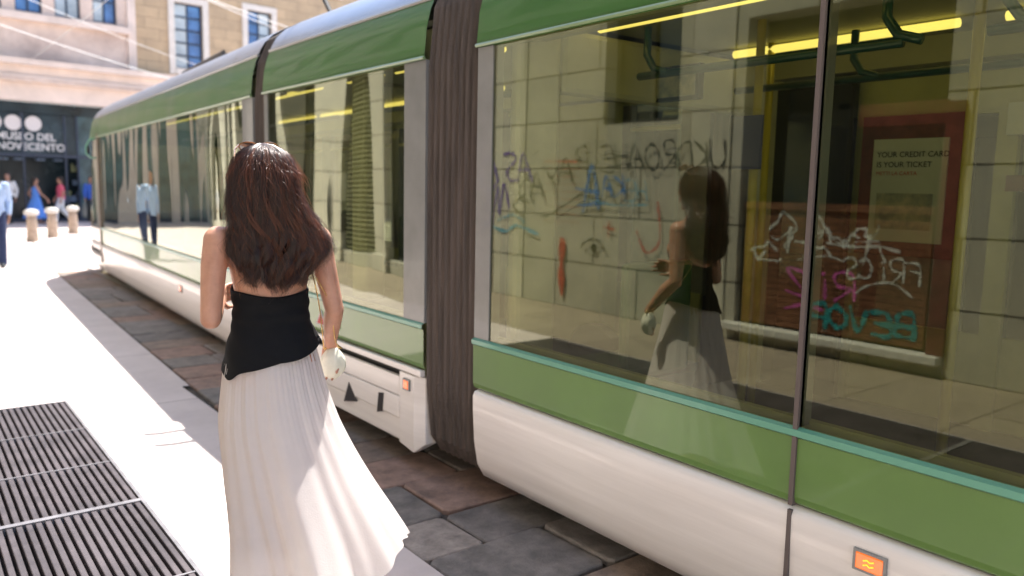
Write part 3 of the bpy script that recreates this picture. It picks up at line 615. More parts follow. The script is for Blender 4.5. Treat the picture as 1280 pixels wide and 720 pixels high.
def section(name, y0, y1, M4, near_win, far_win, glass, door=None, lower='skirt', plan=None, seg=1):
    s = empty(name, (0, 0, 0), 0, tram); s.matrix_local = M4
    def B(n, g, m, **k): return g.build(n, m, s, **k)
    ends = .012
    for side in (1, -1):
        if lower == 'skirt' or side == -1:
            B('skirt_panel', band(WHITE, y0 + ends, y1 - ends, side), M['white_paint'], smooth=True)
        B('lower_green_band', band(GLOW, y0, y1, side), M['green_low'])
        B('sill_trim', band(TEAL, y0 + .001, y1 - .001, side), M['teal_trim'])
        B('upper_green_band', band(GTOP, y0, y1, side, 4), M['green_paint'], smooth=True)
    g = band(ROOF + [(2.4 - i, z) for i, z in reversed(ROOF[:-1])], y0, y1, 1); B('roof', g, M['silver_roof'], smooth=True)
    # rain gutter lip between green and roof
    g = MB(); g.tube([(SX + .058, y0, 2.558), (SX + .058, y1, 2.558)], .012, 6); B('gutter', g, M['grey_panel'])
    g = MB(); g.tube([(SX - .006, y0, 2.246), (SX - .006, y1, 2.246)], .009, 6); B('window_moulding', g, M['lip_trim'])
    # posts and panes on both sides
    for side, wins in ((1, near_win), (-1, far_win)):
        X = lambda i: CX - side * (1.2 - i)
        edges = [y0] + [v for w_ in wins for v in w_] + [y1]
        for k in range(0, len(edges), 2):
            a_, b_ = edges[k], edges[k + 1]
            if b_ - a_ > .002: g = MB(); x0_, x1_ = sorted((X(.006), X(.07))); g.box(x0_, x1_, a_, b_, .849, 2.237); B('window_post', g, M['grey_panel'])
        for w_ in wins:
            g = MB(); x_ = X(.013); g.add([(x_, w_[0], .849), (x_, w_[1], .849), (x_, w_[1], 2.237), (x_, w_[0], 2.237)], [(0, 1, 2, 3)]); B('window_pane', g, glass if side == 1 else M['glass_far'])
            if side == -1:
                for za, zb_ in ((2.04, 2.07), (.86, .93)):
                    g = MB(); x0_, x1_ = sorted((X(.05), X(.07))); g.box(x0_, x1_, w_[0], w_[1], za, zb_); B('window_rail', g, M['lining_cream'])
    # inner lining under the sills, floor, ceiling
    for side in (1, -1):
        for za, zb_ in ((.36, .86), (2.24, 2.40)):
            g = MB(); x0_, x1_ = sorted((CX - side * 1.14, CX - side * 1.11)); g.box(x0_, x1_, y0, y1, za, zb_); B('inner_lining', g, M['lining_yellow'])
    g = MB(); g.box(SX + .08, SX + 2.32, y0, y1, .30, .355); B('floor', g, M['tram_floor'])
    g = MB(); g.box(SX + .07, SX + 2.33, y0, y1, 2.42, 2.45); g.box(SX + .1, SX + .28, y0, y1, 2.28, 2.42); g.box(SX + 2.12, SX + 2.3, y0, y1, 2.28, 2.42); B('ceiling', g, M['ceiling'])
    return s
I4 = Matrix.Identity(4)
def rotm(ang, px, py): return Matrix.Translation((px, py, 0)) @ Matrix.Rotation(ang, 4, 'Z') @ Matrix.Translation((-px, -py, 0))

def lights(s, y0, y1, gap=None):
    for x in (2.86, 3.95):
        y = y0
        while y < y1 - .3:
            g = MB(); L = min(1.25, y1 - y); g.tube([(x, y, 2.385), (x, y + L, 2.385)], .022, 8); g.build('ceiling_light', M['tube_light'], s, smooth=True); y += 1.45
def rails(s, y0, y1, x, loops=()):
    g = MB(); g.tube([(x, y0, 2.16), (x, y1, 2.16)], .02, 10)
    for y in loops: g.tube([(x, y, 2.40), (x, y, 2.26), (x, y - .05, 2.19), (x, y - .14, 2.16)], .02, 10)
    g.build('handrail', M['rail_green'], s, smooth=True)

# long rear-middle module, closest to the camera
s3 = section('body_module', -2.9, 3.17, I4, [(-2.75, -.6), (-.585, 1.372), (1.388, 3.05)], [(-2.7, -.9), (-.75, .6), (2.75, 3.05)], M['glass_main'])
lights(s3, -2.6, 3.0); rails(s3, 1.55, 2.9, 3.05, (1.62, 2.85)); rails(s3, -1.4, 1.25, 3.05, (-1.3, .9, 1.2)); rails(s3, -1.4, 2.9, 3.85, (1.0, 2.2))
for y in (1.38, -.592):
    g = MB(); g.box(SX - .006, SX + .02, y - .008, y + .008, .59, 2.24); g.build('seam', M['seam'], s3)
    g = MB(); g.box(SX - .007, SX + .02, y - .007, y + .007, .25, .575); g.build('seam', M['seam'], s3)
g = MB()   # far side doors
g.box(4.50, 4.54, .75, .95, .36, 2.25); g.box(4.50, 4.54, 2.48, 2.70, .36, 2.25); g.box(4.50, 4.54, .95, 2.48, 2.02, 2.25); g.box(4.50, 4.54, 1.66, 1.76, .36, 2.02)
g.build('door_surround', M['lining_yellow'], s3)
for y in (.96, 1.77):
    g = MB(); g.box(4.56, 4.59, y, y + .10, .37, 2.01); g.box(4.56, 4.59, y + .59, y + .69, .37, 2.01); g.box(4.56, 4.59, y + .10, y + .59, .37, .75); g.box(4.56, 4.59, y + .10, y + .59, 1.9, 2.01)
    d = g.build('door', M['lining_cream'], s3); g = MB(); g.add([(4.575, y + .1, .75), (4.575, y + .59, .75), (4.575, y + .59, 1.9), (4.575, y + .1, 1.9)], [(0, 1, 2, 3)]); g.build('pane', M['glass_far'], d)
for (x, y, r_) in ((3.4, 1.43, .022), (3.4, 2.43, .022), (3.95, 2.75, .022), (2.75, .35, .022), (3.95, .5, .022)):
    g = MB(); g.tube([(x, y, .36), (x, y, 2.42)], r_, 10); g.build('grab_pole', M['rail_yellow'], s3, smooth=True)
g = MB(); g.box(3.36, 3.38, 2.50, 2.53, 1.72, 1.96); g.box(3.34, 3.36, 2.36, 2.52, 1.70, 1.96); g.build('blue_notice', M['sign_blue'], s3)
g = MB(); g.box(4.40, 4.445, 2.49, 3.0, .37, 2.26); g.build('added_dark_sheet', M['dark_glass'], s3)  # added dark sheet, only there to darken this stretch of the interior
g = MB(); g.box(3.30, 3.34, 2.72, 3.12, 2.06, 2.24); scn = g.build('display_screen', M['dark_metal'], s3); g = MB(); g.box(3.294, 3.299, 2.74, 3.10, 2.08, 2.22); g.build('screen_face', M['paper_grey'], scn)
g = MB(); g.box(4.46, 4.50, 1.86, 2.46, 1.25, 2.03); pst = g.build('poster_board', M['red_frame'], s3)
g = MB(); g.box(4.447, 4.458, 1.97, 2.38, 1.33, 1.90); pp = g.build('poster', M['paper'], s3)
tp = lambda ox, oz: (lambda x, y, z: (4.443, ox - x, oz + y))
text_mesh('YOUR CREDIT CARD', .042, tp(2.355, 1.80), 'lettering', M['ink'], pp, .0004)
text_mesh('IS YOUR TICKET', .042, tp(2.355, 1.745), 'lettering', M['ink'], pp, .0004)
text_mesh('METTI LA CARTA', .030, tp(2.355, 1.70), 'lettering', M['ink_red'], pp)
g = MB(); g.box(4.440, 4.446, 2.03, 2.34, 1.40, 1.60); g.build('picture', M['paper_grey'], pp)
g = MB(); g.box(4.45, 4.49, 1.60, 1.68, 1.62, 1.70); g.build('label', M['red_frame'], s3)
g = MB(); g.box(4.45, 4.49, 1.55, 1.70, 1.90, 2.06); g.build('label', M['paper'], s3)
# end portal near the bellows (cream post just inside the first pane)
g = MB(); g.box(2.36, 2.62, 3.00, 3.09, .36, 2.36); g.box(4.25, 4.48, 3.00, 3.09, .36, 2.36); g.box(2.62, 4.25, 3.0, 3.09, 2.05, 2.36); g.build('portal', M['lining_cream'], s3, bevel=.03)
for (x, y, f_) in ((2.62, -.2, 1), (2.62, -1.0, 1), (4.2, -.2, -1), (4.2, -1.0, -1), (2.62, 2.55, 1)):
    sg = seat(s3, x, y, f_); sg.build('seat', M['seat_green'], s3, bevel=.02)
def lamp(s, y, z, w_, h_, mark=True):
    g = MB(); g.box(SX - .016, SX + .004, y - w_ / 2, y + w_ / 2, z - h_ / 2, z + h_ / 2); o = g.build('indicator_lamp', M['orange_lamp'], s, bevel=.004)
    g = MB(); g.box(SX - .0135, SX + .003, y - w_ / 2 - .008, y + w_ / 2 + .008, z - h_ / 2 - .007, z + h_ / 2 + .007); g.build('lamp_bezel', M['grey_panel'], o)
    if mark:
        g = MB()
        for dz in (.007, -.007): g.tube([(SX - .0175, y + .016, z + dz - .002), (SX - .0175, y + .004, z + dz + .003), (SX - .0175, y - .004, z + dz - .002), (SX - .0175, y - .016, z + dz + .003)], .0022, 6)
        g.build('filament', M['yellow_lamp'], o)
lamp(s3, 1.105, .503, .085, .052)
lamp(s3, -1.6, .503, .085, .052, False)

# short wheeled module
s2 = section('bogie_module', 3.64, 5.93, I4, [(3.86, 5.86)], [(3.9, 4.4)], M['glass_mid'], lower='bogie')
lights(s2, 3.8, 5.8); rails(s2, 3.9, 5.7, 3.05)
g = MB(); g.box(2.36, 2.6, 3.68, 3.76, .36, 2.36); g.box(2.36, 2.5, 4.55, 4.75, .85, 2.3); g.build('portal', M['lining_cream'], s2, bevel=.02)
g = MB(); g.box(4.3, 4.48, 4.4, 5.2, .36, 2.25); g.build('equipment_cabinet', M['lining_yellow'], s2, bevel=.02)
g = MB(); g.box(SX - .004, SX + .03, 3.66, 5.91, .545, .583); g.build('bogie_cover_lip', M['white_paint'], s2, bevel=.006)
g = MB(); g.box(SX + .05, SX + .08, 3.9, 5.9, .13, .545); g.build('bogie_dark', M['dark_metal'], s2)
# cover panels with slots and triangular openings
g = MB(); Y0, Y1 = 3.90, 5.88
def ptri(g, pts, x0, x1):
    n = len(pts); vs = [(x0, y, z) for y, z in pts] + [(x1, y, z) for y, z in pts]; g.add(vs, [tuple(range(n)), tuple(range(2 * n - 1, n - 1, -1))] + [(k, (k + 1) % n, n + (k + 1) % n, n + k) for k in range(n)])
for z0_, z1_, xo in ((.39, .505, .004), (.262, .386, .0), (.13, .258, .010)): g.box(SX + xo, SX + .03, Y0, Y1, z0_, z1_)
o = g.build('bogie_cover', M['white_paint'], s2, bevel=.006)
g = MB(); ptri(g, [(4.42, .24), (4.60, .20), (4.53, .34)], SX - .004, SX + .001); ptri(g, [(4.09, .255), (4.155, .235), (4.135, .36), (4.075, .37)], SX - .004, SX + .001); ptri(g, [(5.2, .22), (5.4, .20), (5.32, .34)], SX - .004, SX + .001); g.build('cover_opening', M['pit'], s2)
g = MB(); g.rings([[(SX + .03, 3.895, z) for z in (.12, .54)] + [(SX + .0, 3.895, z) for z in (.54, .12)], [(SX + .03, 3.73, z) for z in (.10, .54)] + [(SX - .003, 3.73, z) for z in (.54, .10)], [(SX + .12, 3.655, z) for z in (.16, .54)] + [(SX + .03, 3.655, z) for z in (.54, .16)]]); g.build('corner_cover', M['white_paint'], s2, bevel=.006)
lamp(s2, 3.80, .478, .055, .05, False)
g = MB(); g.box(SX - .003, SX + .002, 4.66, 4.735, .66, .75); st = g.build('sticker', M['paper'], s2)
g = MB(); g.box(SX - .005, SX - .002, 4.675, 4.72, .675, .735); g.build('sticker_print', M['blue_ink'], st)
g = MB(); ptri(g, [(4.86, .645), (5.02, .645), (4.94, .75)], SX - .003, SX + .002); st = g.build('warning_sticker', M['paper'], s2)
g = MB(); ptri(g, [(4.885, .655), (4.995, .655), (4.94, .73)], SX - .005, SX - .002); g.build('sticker_print', M['ink_red'], st)
for x, y in ((2.7, 4.35), (2.7, 5.2), (4.17, 4.35), (4.17, 5.2)):
    g = MB(); q = [(.02, 0), (.26, 0), (.26, .08), (.02, .08)]
    g.rings([[(x + t_, y + rr_ * math.cos(a_), .29 + rr_ * math.sin(a_)) for a_ in [2 * PI * k / 24 for k in range(24)]] for rr_, t_ in ((.05, 0), (.28, 0), (.28, .1), (.05, .1))]); g.build('wheel', M['dark_metal'], s2)

# leading long module, slightly turned to the right, with the cab
M1 = rotm(R_(-2.5), SX + 1.2, 6.03)
CY = 13.8
s1 = section('body_module', 6.13, CY, M1, [(6.40, CY - .05)], [(6.4, 8.2), (8.4, 10.2), (10.5, 12.0), (12.2, 13.6)], M['glass_front'])
lights(s1, 6.3, 12); rails(s1, 6.4, 11.8, 3.05)
for (x, y) in ((2.62, 7.3), (2.62, 8.2), (2.62, 9.4), (4.2, 7.3), (4.2, 9.0)):
    seat(s1, x, y, 1).build('seat', M['seat_green'], s1, bevel=.02)
g = MB(); g.box(SX - .012, SX + .05, CY - .05, CY + .03, .30, 2.30); g.build('cab_pillar', mat('cab_pillar', (.20, .14, .10), .4, coat=.4), s1)
lamp(s1, 8.6, .47, .09, .06, False)
cab = empty('cab', (0, 0, 0), 0, tram); cab.matrix_local = M1
NL = 2.35
def cabring(prof, n=26, slope=0.0):
    """plan outline: near side, round the nose, far side.  prof = (inset, z)"""
    rr = []
    for (i, z) in prof:
        ring = []
        hw = 1.2 - i
        rake = max(0, (z - .85)) * .34 + (max(0, .85 - z) * .10)
        for k in range(n + 1):
            t = PI * k / n; cx = math.cos(t); sy = math.sin(t)
            e = 2 / 3.6
            ring.append((CX - hw * math.copysign(abs(cx) ** e, cx), CY + .03 + (NL - i - rake) * abs(sy) ** e, z))
        rr.append(ring)
    g = MB(); g.rings(rr, cap=False, closed=False); return g
cabring(WHITE).build('cab_skirt', M['white_paint'], cab, smooth=True)
cabring([(-.012, .38), (-.02, .39), (-.02, .47), (-.012, .48)]).build('bumper_strip', M['dark_metal'], cab, smooth=True)
cabring(GLOW).build('cab_green_band', M['white_paint'], cab, smooth=True)
cabring(TEAL).build('cab_trim', M['seam'], cab, smooth=True)
cabring([(.008, .849), (.012, 1.4), (.02, 2.0), (.03, 2.24)]).build('windscreen', M['glass_front'], cab, smooth=True)
cabring(GTOP).build('cab_upper_band', M['green_paint'], cab, smooth=True)
cabring(ROOF[:-1] + [(1.19, 2.875)]).build('cab_roof', M['silver_roof'], cab, smooth=True)
g = MB(); g.box(SX + .15, SX + 2.25, CY + .1, CY + 1.1, .3, .36); g.box(SX + .25, SX + 2.15, CY + .9, CY + 1.2, .36, 1.05); g.build('dashboard', M['dark_metal'], cab)
g = MB(); g.tube([(SX + .04, CY + .5, 2.24), (SX - .03, CY + .54, 2.22), (SX - .08, CY + .56, 2.12), (SX - .08, CY + .56, 2.0), (SX - .03, CY + .54, 1.94), (SX + .04, CY + .5, 1.93)], .016, 8); mr_ = g.build('mirror_bracket', M['teal_trim'], cab, smooth=True)
g = MB(); g.ball((SX - .06, CY + .56, 2.06), .06, .5, .35, 1.2); g.build('wing_mirror', M['dark_metal'], mr_, smooth=True)
for sx in (-1, 1):
    g = MB(); g.ball((CX + sx * .75, CY + NL - .27, .62), .09, 1.1, .8, .7); g.build('headlight', M['paper'], cab, smooth=True)

# rear wheeled module behind the camera side (same build, seen only at the edge)
s4 = section('bogie_module', -5.7, -3.38, I4, [(-5.5, -3.6)], [(-5.5, -3.6)], M['glass_mid'])

# bellows
def bellows(y0, y1, k1, ang0=0, ang1=0, name='bellows'):
    prof = [(.12, .12), (.05, .22), (.02, .5), (.015, 1.4), (.02, 2.2), (.05, 2.5), (.13, 2.68), (.32, 2.80), (.7, 2.86), (1.2, 2.87)]
    rings_ = []; n = 2 * k1
    near = [(CX - (1.2 - i), z, i) for i, z in prof]; far = [(CX + (1.2 - i), z, i) for i, z in reversed(prof[:-1])]
    loop = near + far
    for k in range(n + 1):
        t = k / n; d = 0 if k % 2 else .045
        if k in (0, n): d = .03
        ys = y0 + (y1 - y0) * t; ring = []
        for (x, z, i) in loop:
            s_ = -1 if x < CX else 1
            off = Vector((-s_ * d * (1 if i < .6 else 0), ys, z - (d if i > .3 else 0)))
            v = Vector((x - s_ * d, ys, z - (d if i > .3 else 0)))
            v = (rotm(ang0 * (1 - t) + ang1 * t, SX + 1.2, (y0 + y1) / 2) @ v) if (ang0 or ang1) else v
            ring.append(v)
        rings_.append(ring)
    g = MB(); g.rings(rings_, cap=False, closed=True); g.build(name, M['bellows'], tram)
bellows(3.15, 3.66, 9); bellows(5.91, 6.15, 5, 0, R_(-2.5)); bellows(-3.40, -2.88, 9)

# roof equipment and pantograph
for (y0, y1, x0, x1, h) in ((-1.8, 1.2, 3.05, 3.95, .22), (3.9, 5.6, 3.1, 3.9, .2)): g = MB(); g.box(x0, x1, y0, y1, 2.86, 2.86 + h); g.build('roof_box', M['grey_panel'], tram, bevel=.04)
g = MB(); g.box(3.1, 3.95, 7.6, 9.4, 2.86, 2.98); xf(g, M1); g.build('roof_box', M['grey_panel'], tram, bevel=.04)
pg = MB()
for x in (3.15, 3.75):
    pg.tube([(x, 6.55, 2.90), (x, 7.35, 3.75)], .022, 8); pg.tube([(x, 7.35, 3.75), (3.45 + (x - 3.45) * .7, 6.45, 4.62)], .018, 8)
for y, z in ((6.55, 2.92), (7.35, 3.75)): pg.tube([(3.15, y, z), (3.75, y, z)], .02, 8)
for y in (6.32, 6.58): pg.tube([(2.75, y, 4.52), (2.88, y, 4.62), (3.45, y, 4.64), (4.02, y, 4.62), (4.15, y, 4.52)], .026, 8)
pg.tube([(3.1, 6.32, 4.6), (3.1, 6.58, 4.6)], .02, 6); pg.tube([(3.8, 6.32, 4.6), (3.8, 6.58, 4.6)], .02, 6)
pg.build('pantograph', M['dark_metal'], tram)
g = MB(); rr = random.Random(8)
g.box(2.72, 2.86, 8.7, 10.9, 2.82, 2.885); g.box(2.74, 2.86, 8.75, 9.3, 2.886, 2.95); g.box(2.74, 2.86, 9.7, 9.95, 2.886, 2.93); g.tube([(2.78, 8.8, 2.97), (2.78, 10.6, 2.93)], .02, 6)
xf(g, M1); g.build('roof_fittings', mat('roof_fittings', (.10, .08, .07), .6), tram)

# ------------------------------------------------------------------ people
def remeshed(mb, name, m, parent, vox=.006, sm=3, label=None):
    o = mb.build(name, m, parent, smooth=True, label=label)
    r_ = o.modifiers.new('remesh', 'REMESH'); r_.mode = 'VOXEL'; r_.voxel_size = vox; r_.use_smooth_shade = True
    s_ = o.modifiers.new('smooth', 'SMOOTH'); s_.factor = .5; s_.iterations = sm
    return o
def hand(mb, wrist, d, nrm, side, curl=.5, sc_=1.0):
    """d: direction wrist->knuckles, nrm: palm facing direction, side: +1 thumb on x-cross side"""
    w_ = Vector(wrist); d = Vector(d).normalized(); nrm = Vector(nrm); nrm = (nrm - d * nrm.dot(d)).normalized(); s_ = d.cross(nrm) * side
    L = .078 * sc_
    for q in (-.026, -.009, .009, .026): mb.caps(w_ + s_ * q * .6 * sc_, w_ + d * L + s_ * q * sc_, .015 * sc_, .0115 * sc_, 10)
    fl = [.072, .080, .074, .058]
    for k in range(4):
        b = w_ + d * L + s_ * (.029 - .0195 * k) * sc_; a_ = curl * (.7 + .12 * k); v = d.copy(); pp_ = b; spread = (.05 - .035 * k)
        for j, f_ in enumerate((.45, .32, .23)):
            an = a_ * (.6 + j * .55); v = (d * math.cos(an) + nrm * math.sin(an) + s_ * spread).normalized()
            e = pp_ + v * fl[k] * f_ * sc_; mb.caps(pp_, e, (.0088 - .0008 * j) * sc_, (.0082 - .0009 * j) * sc_, 8); pp_ = e
    b = w_ + d * .022 * sc_ + s_ * .022 * sc_; v1 = (d * .75 + s_ * .6 + nrm * .35).normalized(); m1 = b + v1 * .042 * sc_; v2 = (d * .9 + s_ * .1 + nrm * (.3 + curl * .5)).normalized()
    mb.caps(b, m1, .014 * sc_, .0105 * sc_, 8); mb.caps(m1, m1 + v2 * .030 * sc_, .0105 * sc_, .0085 * sc_, 8); mb.caps(m1 + v2 * .03 * sc_, m1 + v2 * .05 * sc_, .0088 * sc_, .007 * sc_, 8)
def limb(mb, pts, rs):
    for k in range(len(pts) - 1): mb.caps(pts[k], pts[k + 1], rs[k], rs[k + 1])
def head(mb, c, s_=1.0, fem=True):
    x, y, z = c
    P = lambda a, b, c_: (x + a * s_, y + b * s_, z + c_ * s_)
    mb.ball(P(0, -.012, .03), .094 * s_, .80, 1.02, .93)                    # cranium
    mb.loft([(x, y + .018 * s_, z - .112 * s_, .020 * s_, .020 * s_), (x, y + .026 * s_, z - .104 * s_, .036 * s_, .045 * s_), (x, y + .016 * s_, z - .075 * s_, .052 * s_, .066 * s_), (x, y + .006 * s_, z - .035 * s_, .064 * s_, .080 * s_), (x, y + .002 * s_, z + .0 * s_, .071 * s_, .086 * s_), (x, y - .002 * s_, z + .04 * s_, .071 * s_, .086 * s_)])
    mb.caps(P(0, .082, .012), P(0, .098, -.026), .0085 * s_, .0125 * s_, 8); mb.caps(P(-.011, .088, -.030), P(.011, .088, -.030), .009 * s_, .009 * s_, 8)  # nose
    mb.caps(P(-.016, .079, -.056), P(.016, .079, -.056), .008 * s_, .008 * s_, 8); mb.caps(P(-.014, .077, -.068), P(.014, .077, -.068), .009 * s_, .009 * s_, 8)   # lips
    mb.ball(P(0, .066, -.100), .018 * s_)                                     # chin
    mb.caps(P(-.045, .070, .030), P(-.014, .080, .026), .009 * s_, .008 * s_, 8); mb.caps(P(.045, .070, .030), P(.014, .080, .026), .009 * s_, .008 * s_, 8)   # brow
    for q in (-1, 1): mb.ball(P(q * .040, .055, -.030), .024 * s_, 1, .8, 1); mb.ball(P(q * .076, -.004, -.008), .030 * s_, .25, .6, 1)   # cheeks, ears
def eyes(parent, c, s_=1.0):
    for q in (-1, 1):
        g = MB(); g.ball((c[0] + q * .030 * s_, c[1] + .0715 * s_, c[2] + .008 * s_), .0125 * s_, 1.1, .9, .75); e = g.build('eye', M['eye_white'], parent, smooth=True)
        g = MB(); g.ball((c[0] + q * .030 * s_, c[1] + .0795 * s_, c[2] + .008 * s_), .0055 * s_); g.build('iris', M['eye_dark'], e, smooth=True)

# ---- the woman (local frame: faces +Y, z up)
WZ = R_(-10); WP = (1.07, 2.80); WS = 1.03
wom = empty('person', (WP[0], WP[1], 0), WZ); wom.scale = (WS,) * 3; tag(wom, 'woman with long brown hair, black strapless top and flowing white skirt walking away', 'person')
HC = (-.022, .012, 1.555)
mb = MB()
mb.loft([(0, 0, .86, .138, .100), (0, -.005, .92, .138, .104), (.0, -.004, .98, .128, .096), (0, 0, 1.06, .122, .085), (0, 0, 1.13, .119, .084), (0, .004, 1.20, .130, .092), (0, .004, 1.27, .143, .095), (0, 0, 1.32, .150, .085), (0, -.006, 1.355, .135, .068), (0, -.01, 1.385, .095, .056), (0, -.008, 1.41, .062, .05)])
for q in (-1, 1):
    mb.ball((q * .062, .075, 1.235), .055, 1, .75, .95); mb.ball((q * .07, -.055, .90), .078, .95, .8, 1.05)     # bust, hips
    mb.ball((q * .075, -.055, 1.28), .060, 1, .55, 1.25)                                                      # shoulder blades
    mb.caps((q * .035, -.01, 1.385), (q * .150, -.004, 1.352), .030, .034); mb.caps((q * .04, .03, 1.365), (q * .14, .012, 1.36), .012, .012)
mb.caps((-.004, -.008, 1.36), (HC[0] * .8, .0, 1.50), .050, .046)
# arms
LS, LE, LW = (-.172, -.004, 1.335), (-.206, -.030, 1.075), (-.150, .175, 1.115)
RS, RE, RW = (.168, -.004, 1.335), (.218, -.030, 1.085), (.238, .110, .925)
limb(mb, [LS, (-.190, -.012, 1.25), LE], [.050, .043, .035]); limb(mb, [LE, (-.192, .03, 1.085), LW], [.035, .036, .023])
limb(mb, [RS, (.186, -.012, 1.25), RE], [.048, .042, .034]); limb(mb, [RE, (.224, .02, 1.04), RW], [.034, .035, .022])
mb.ball((LS[0], LS[1], LS[2] + .004), .050); mb.ball((RS[0], RS[1], RS[2] + .004), .049)
hand(mb, LW, (.35, .9, .1), (.9, -.3, .0), 1, .6, .95)
hand(mb, RW, (.02, .25, -.97), (-.55, -.75, -.1), -1, 1.15, .95)
# legs, mid stride
limb(mb, [(-.066, 0, .86), (-.080, .10, .49), (-.08, .02, .10)], [.076, .054, .036]); limb(mb, [(.066, -.01, .86), (.080, .02, .49), (.085, -.20, .16)], [.076, .054, .036])
mb.ball((-.084, .045, .36), .055, .9, .9, 1.7); mb.ball((.086, -.09, .37), .055, .9, .9, 1.7)
mb.caps((-.08, -.01, .055), (-.08, .14, .035), .034, .026, flat=.8); mb.caps((.085, -.20, .12), (.088, -.10, .035), .034, .026)
head(mb, HC)
remeshed(mb, 'body', M['skin'], wom, .0045, 4)
eyes(wom, HC)
g = MB(); g.caps((HC[0] - .018, HC[1] + .0855, HC[2] - .057), (HC[0] + .018, HC[1] + .0855, HC[2] - .057), .0055, .0055, 8); g.caps((HC[0] - .014, HC[1] + .084, HC[2] - .068), (HC[0] + .014, HC[1] + .084, HC[2] - .068), .0062, .0062, 8); g.build('lips', M['lip'], wom, smooth=True)
# sandals
for (x, y, z) in ((-.08, .06, .0), (.086, -.12, .03)):
    g = MB(); n = 24; vs = [(x + .042 * math.cos(t) * (1 + .15 * math.sin(t)), y + .125 * math.sin(t), z + (0 if k_ == 0 else .014)) for k_ in range(2) for t in [2 * PI * k / n for k in range(n)]]
    g.rings([vs[:n], vs[n:]]); g.tube([(x - .04, y + .03, z + .014), (x - .03, y + .03, z + .05), (x, y + .035, z + .066), (x + .03, y + .03, z + .05), (x + .04, y + .03, z + .014)], .006, 6)
    g.build('sandal', M['sandal'], wom)

# top: knitted bandeau with slanted hem
def interp(tab, z):
    n = len(tab); z = max(min(z, tab[0][0]), tab[-1][0])
    for k in range(n - 1):
        if tab[k][0] >= z >= tab[k + 1][0]:
            p0, p1, p2, p3 = tab[max(k - 1, 0)], tab[k], tab[k + 1], tab[min(k + 2, n - 1)]; h = p2[0] - p1[0]; t = (z - p1[0]) / h; out = []
            for c in range(1, len(p1)):
                m1 = (p2[c] - p0[c]) / (p2[0] - p0[0]) * h; m2 = (p3[c] - p1[c]) / (p3[0] - p1[0]) * h
                out.append((2 * t ** 3 - 3 * t * t + 1) * p1[c] + (t ** 3 - 2 * t * t + t) * m1 + (-2 * t ** 3 + 3 * t * t) * p2[c] + (t ** 3 - t * t) * m2)
            return out
TT = [(1.285, .149, .107, .014), (1.22, .144, .116, .016), (1.16, .134, .101, .006), (1.10, .131, .097, 0), (1.04, .137, .103, -.004), (.98, .153, .124, -.008), (.92, .166, .143, -.010), (.86, .176, .156, -.010)]
g = MB(); n = 120; rr_ = []
m_rows = 46
for j in range(m_rows + 1):
    ring = []
    for k in range(n):
        q = 2 * PI * k / n; cx, sy = math.cos(q), math.sin(q)           # q=0 -> right side (+x), sin<0 -> back
        ztop = 1.152 + .055 * max(0, sy) + .012 * cx * cx - .004 * math.sin(q * 3)
        zbot = .922 + .044 * cx + .016 * max(0, -sy) * (1 - abs(cx)) - .022 * math.exp(-((q - PI * 1.14) / .22) ** 2) + .012 * math.sin(q * 2 + 1) - .012 * math.exp(-((q - PI * 1.05) / .25) ** 2)
        z = ztop + (zbot - ztop) * j / m_rows
        rx, ry, yc = interp(TT, z)
        fold = .0022 * math.sin(z * 130 + 1.5 * math.sin(q * 2) + 1.2 * cx) * math.exp(-((z - 1.09) / .06) ** 2) + .0016 * math.sin(z * 70 + q * 5) + .006 * (j / m_rows) ** 3 * math.sin(q * 5 + 1)
        fl = .016 * (j / m_rows) ** 4 * max(0, cx)
        e = .004 if j in (0,) else 0
        ring.append(((rx + fold + fl - e) * cx, yc + (ry + fold - e) * sy, z))
    rr_.append(ring)
g.rings(rr_, cap=False); o = g.build('top', M['black_knit'], wom, smooth=True)
sd = o.modifiers.new('thick', 'SOLIDIFY'); sd.thickness = .004; sd.offset = -1

# skirt
ST = [  # z, centre x, centre y, rx, ry
    (1.04, 0, -.002, .128, .092), (.98, .0, -.005, .145, .113), (.92, .0, -.008, .160, .134), (.82, .004, -.014, .180, .152), (.70, .016, -.026, .205, .18), (.58, .040, -.045, .225, .205),
    (.46, .068, -.068, .248, .235), (.34, .10, -.09, .272, .265), (.22, .125, -.11, .296, .295), (.10, .14, -.13, .31, .32), (.03, .15, -.14, .32, .33)]
def skirt_surf(scale, amp, rows, n, zb, seed, name, m):
    rnd = random.Random(seed)
    ks = [(rnd.randint(9, 30), rnd.uniform(0, 6.28), rnd.uniform(.4, 1)) for _ in range(6)]; kb = [(rnd.randint(4, 8), rnd.uniform(0, 6.28), rnd.uniform(.5, 1)) for _ in range(3)]
    rings_ = []
    for j in range(rows + 1):
        t = j / rows; ring = []
        for k in range(n):
            q = 2 * PI * k / n
            hem = zb + .19 * max(0, math.cos(q + .55)) ** 2 + .018 * math.sin(3 * q + 1) + .012 * math.sin(7 * q)
            z = 1.035 + (hem - 1.035) * t
            xc, yc, rx, ry = interp(ST, z)
            d = (1.035 - z)
            fine = sum(a_ * math.sin(k_ * q + p_ + .5 * math.sin(1.6 * d + p_)) for k_, p_, a_ in ks) * (.0010 + .0026 * d) * amp
            big = sum(a_ * math.sin(k_ * q + p_ + .5 * d) for k_, p_, a_ in kb) * .020 * d * d * amp * 1.2
            gather = .0022 * math.sin(64 * q + 3 * math.sin(5 * q)) * max(0, 1 - d * 2.2)
            wind = .07 * max(0, (d - .35)) * max(0, math.cos(q + .45)) ** 3
            rad = 1 + (fine + big + gather + wind) / .2
            sway = 0
            ring.append((xc + rx * rad * scale * math.cos(q) + sway * d, yc + ry * rad * scale * math.sin(q) + sway * d * .5, z))
        rings_.append(ring)
    g = MB(); g.rings(rings_, cap=False); return g.build(name, m, wom, smooth=True)
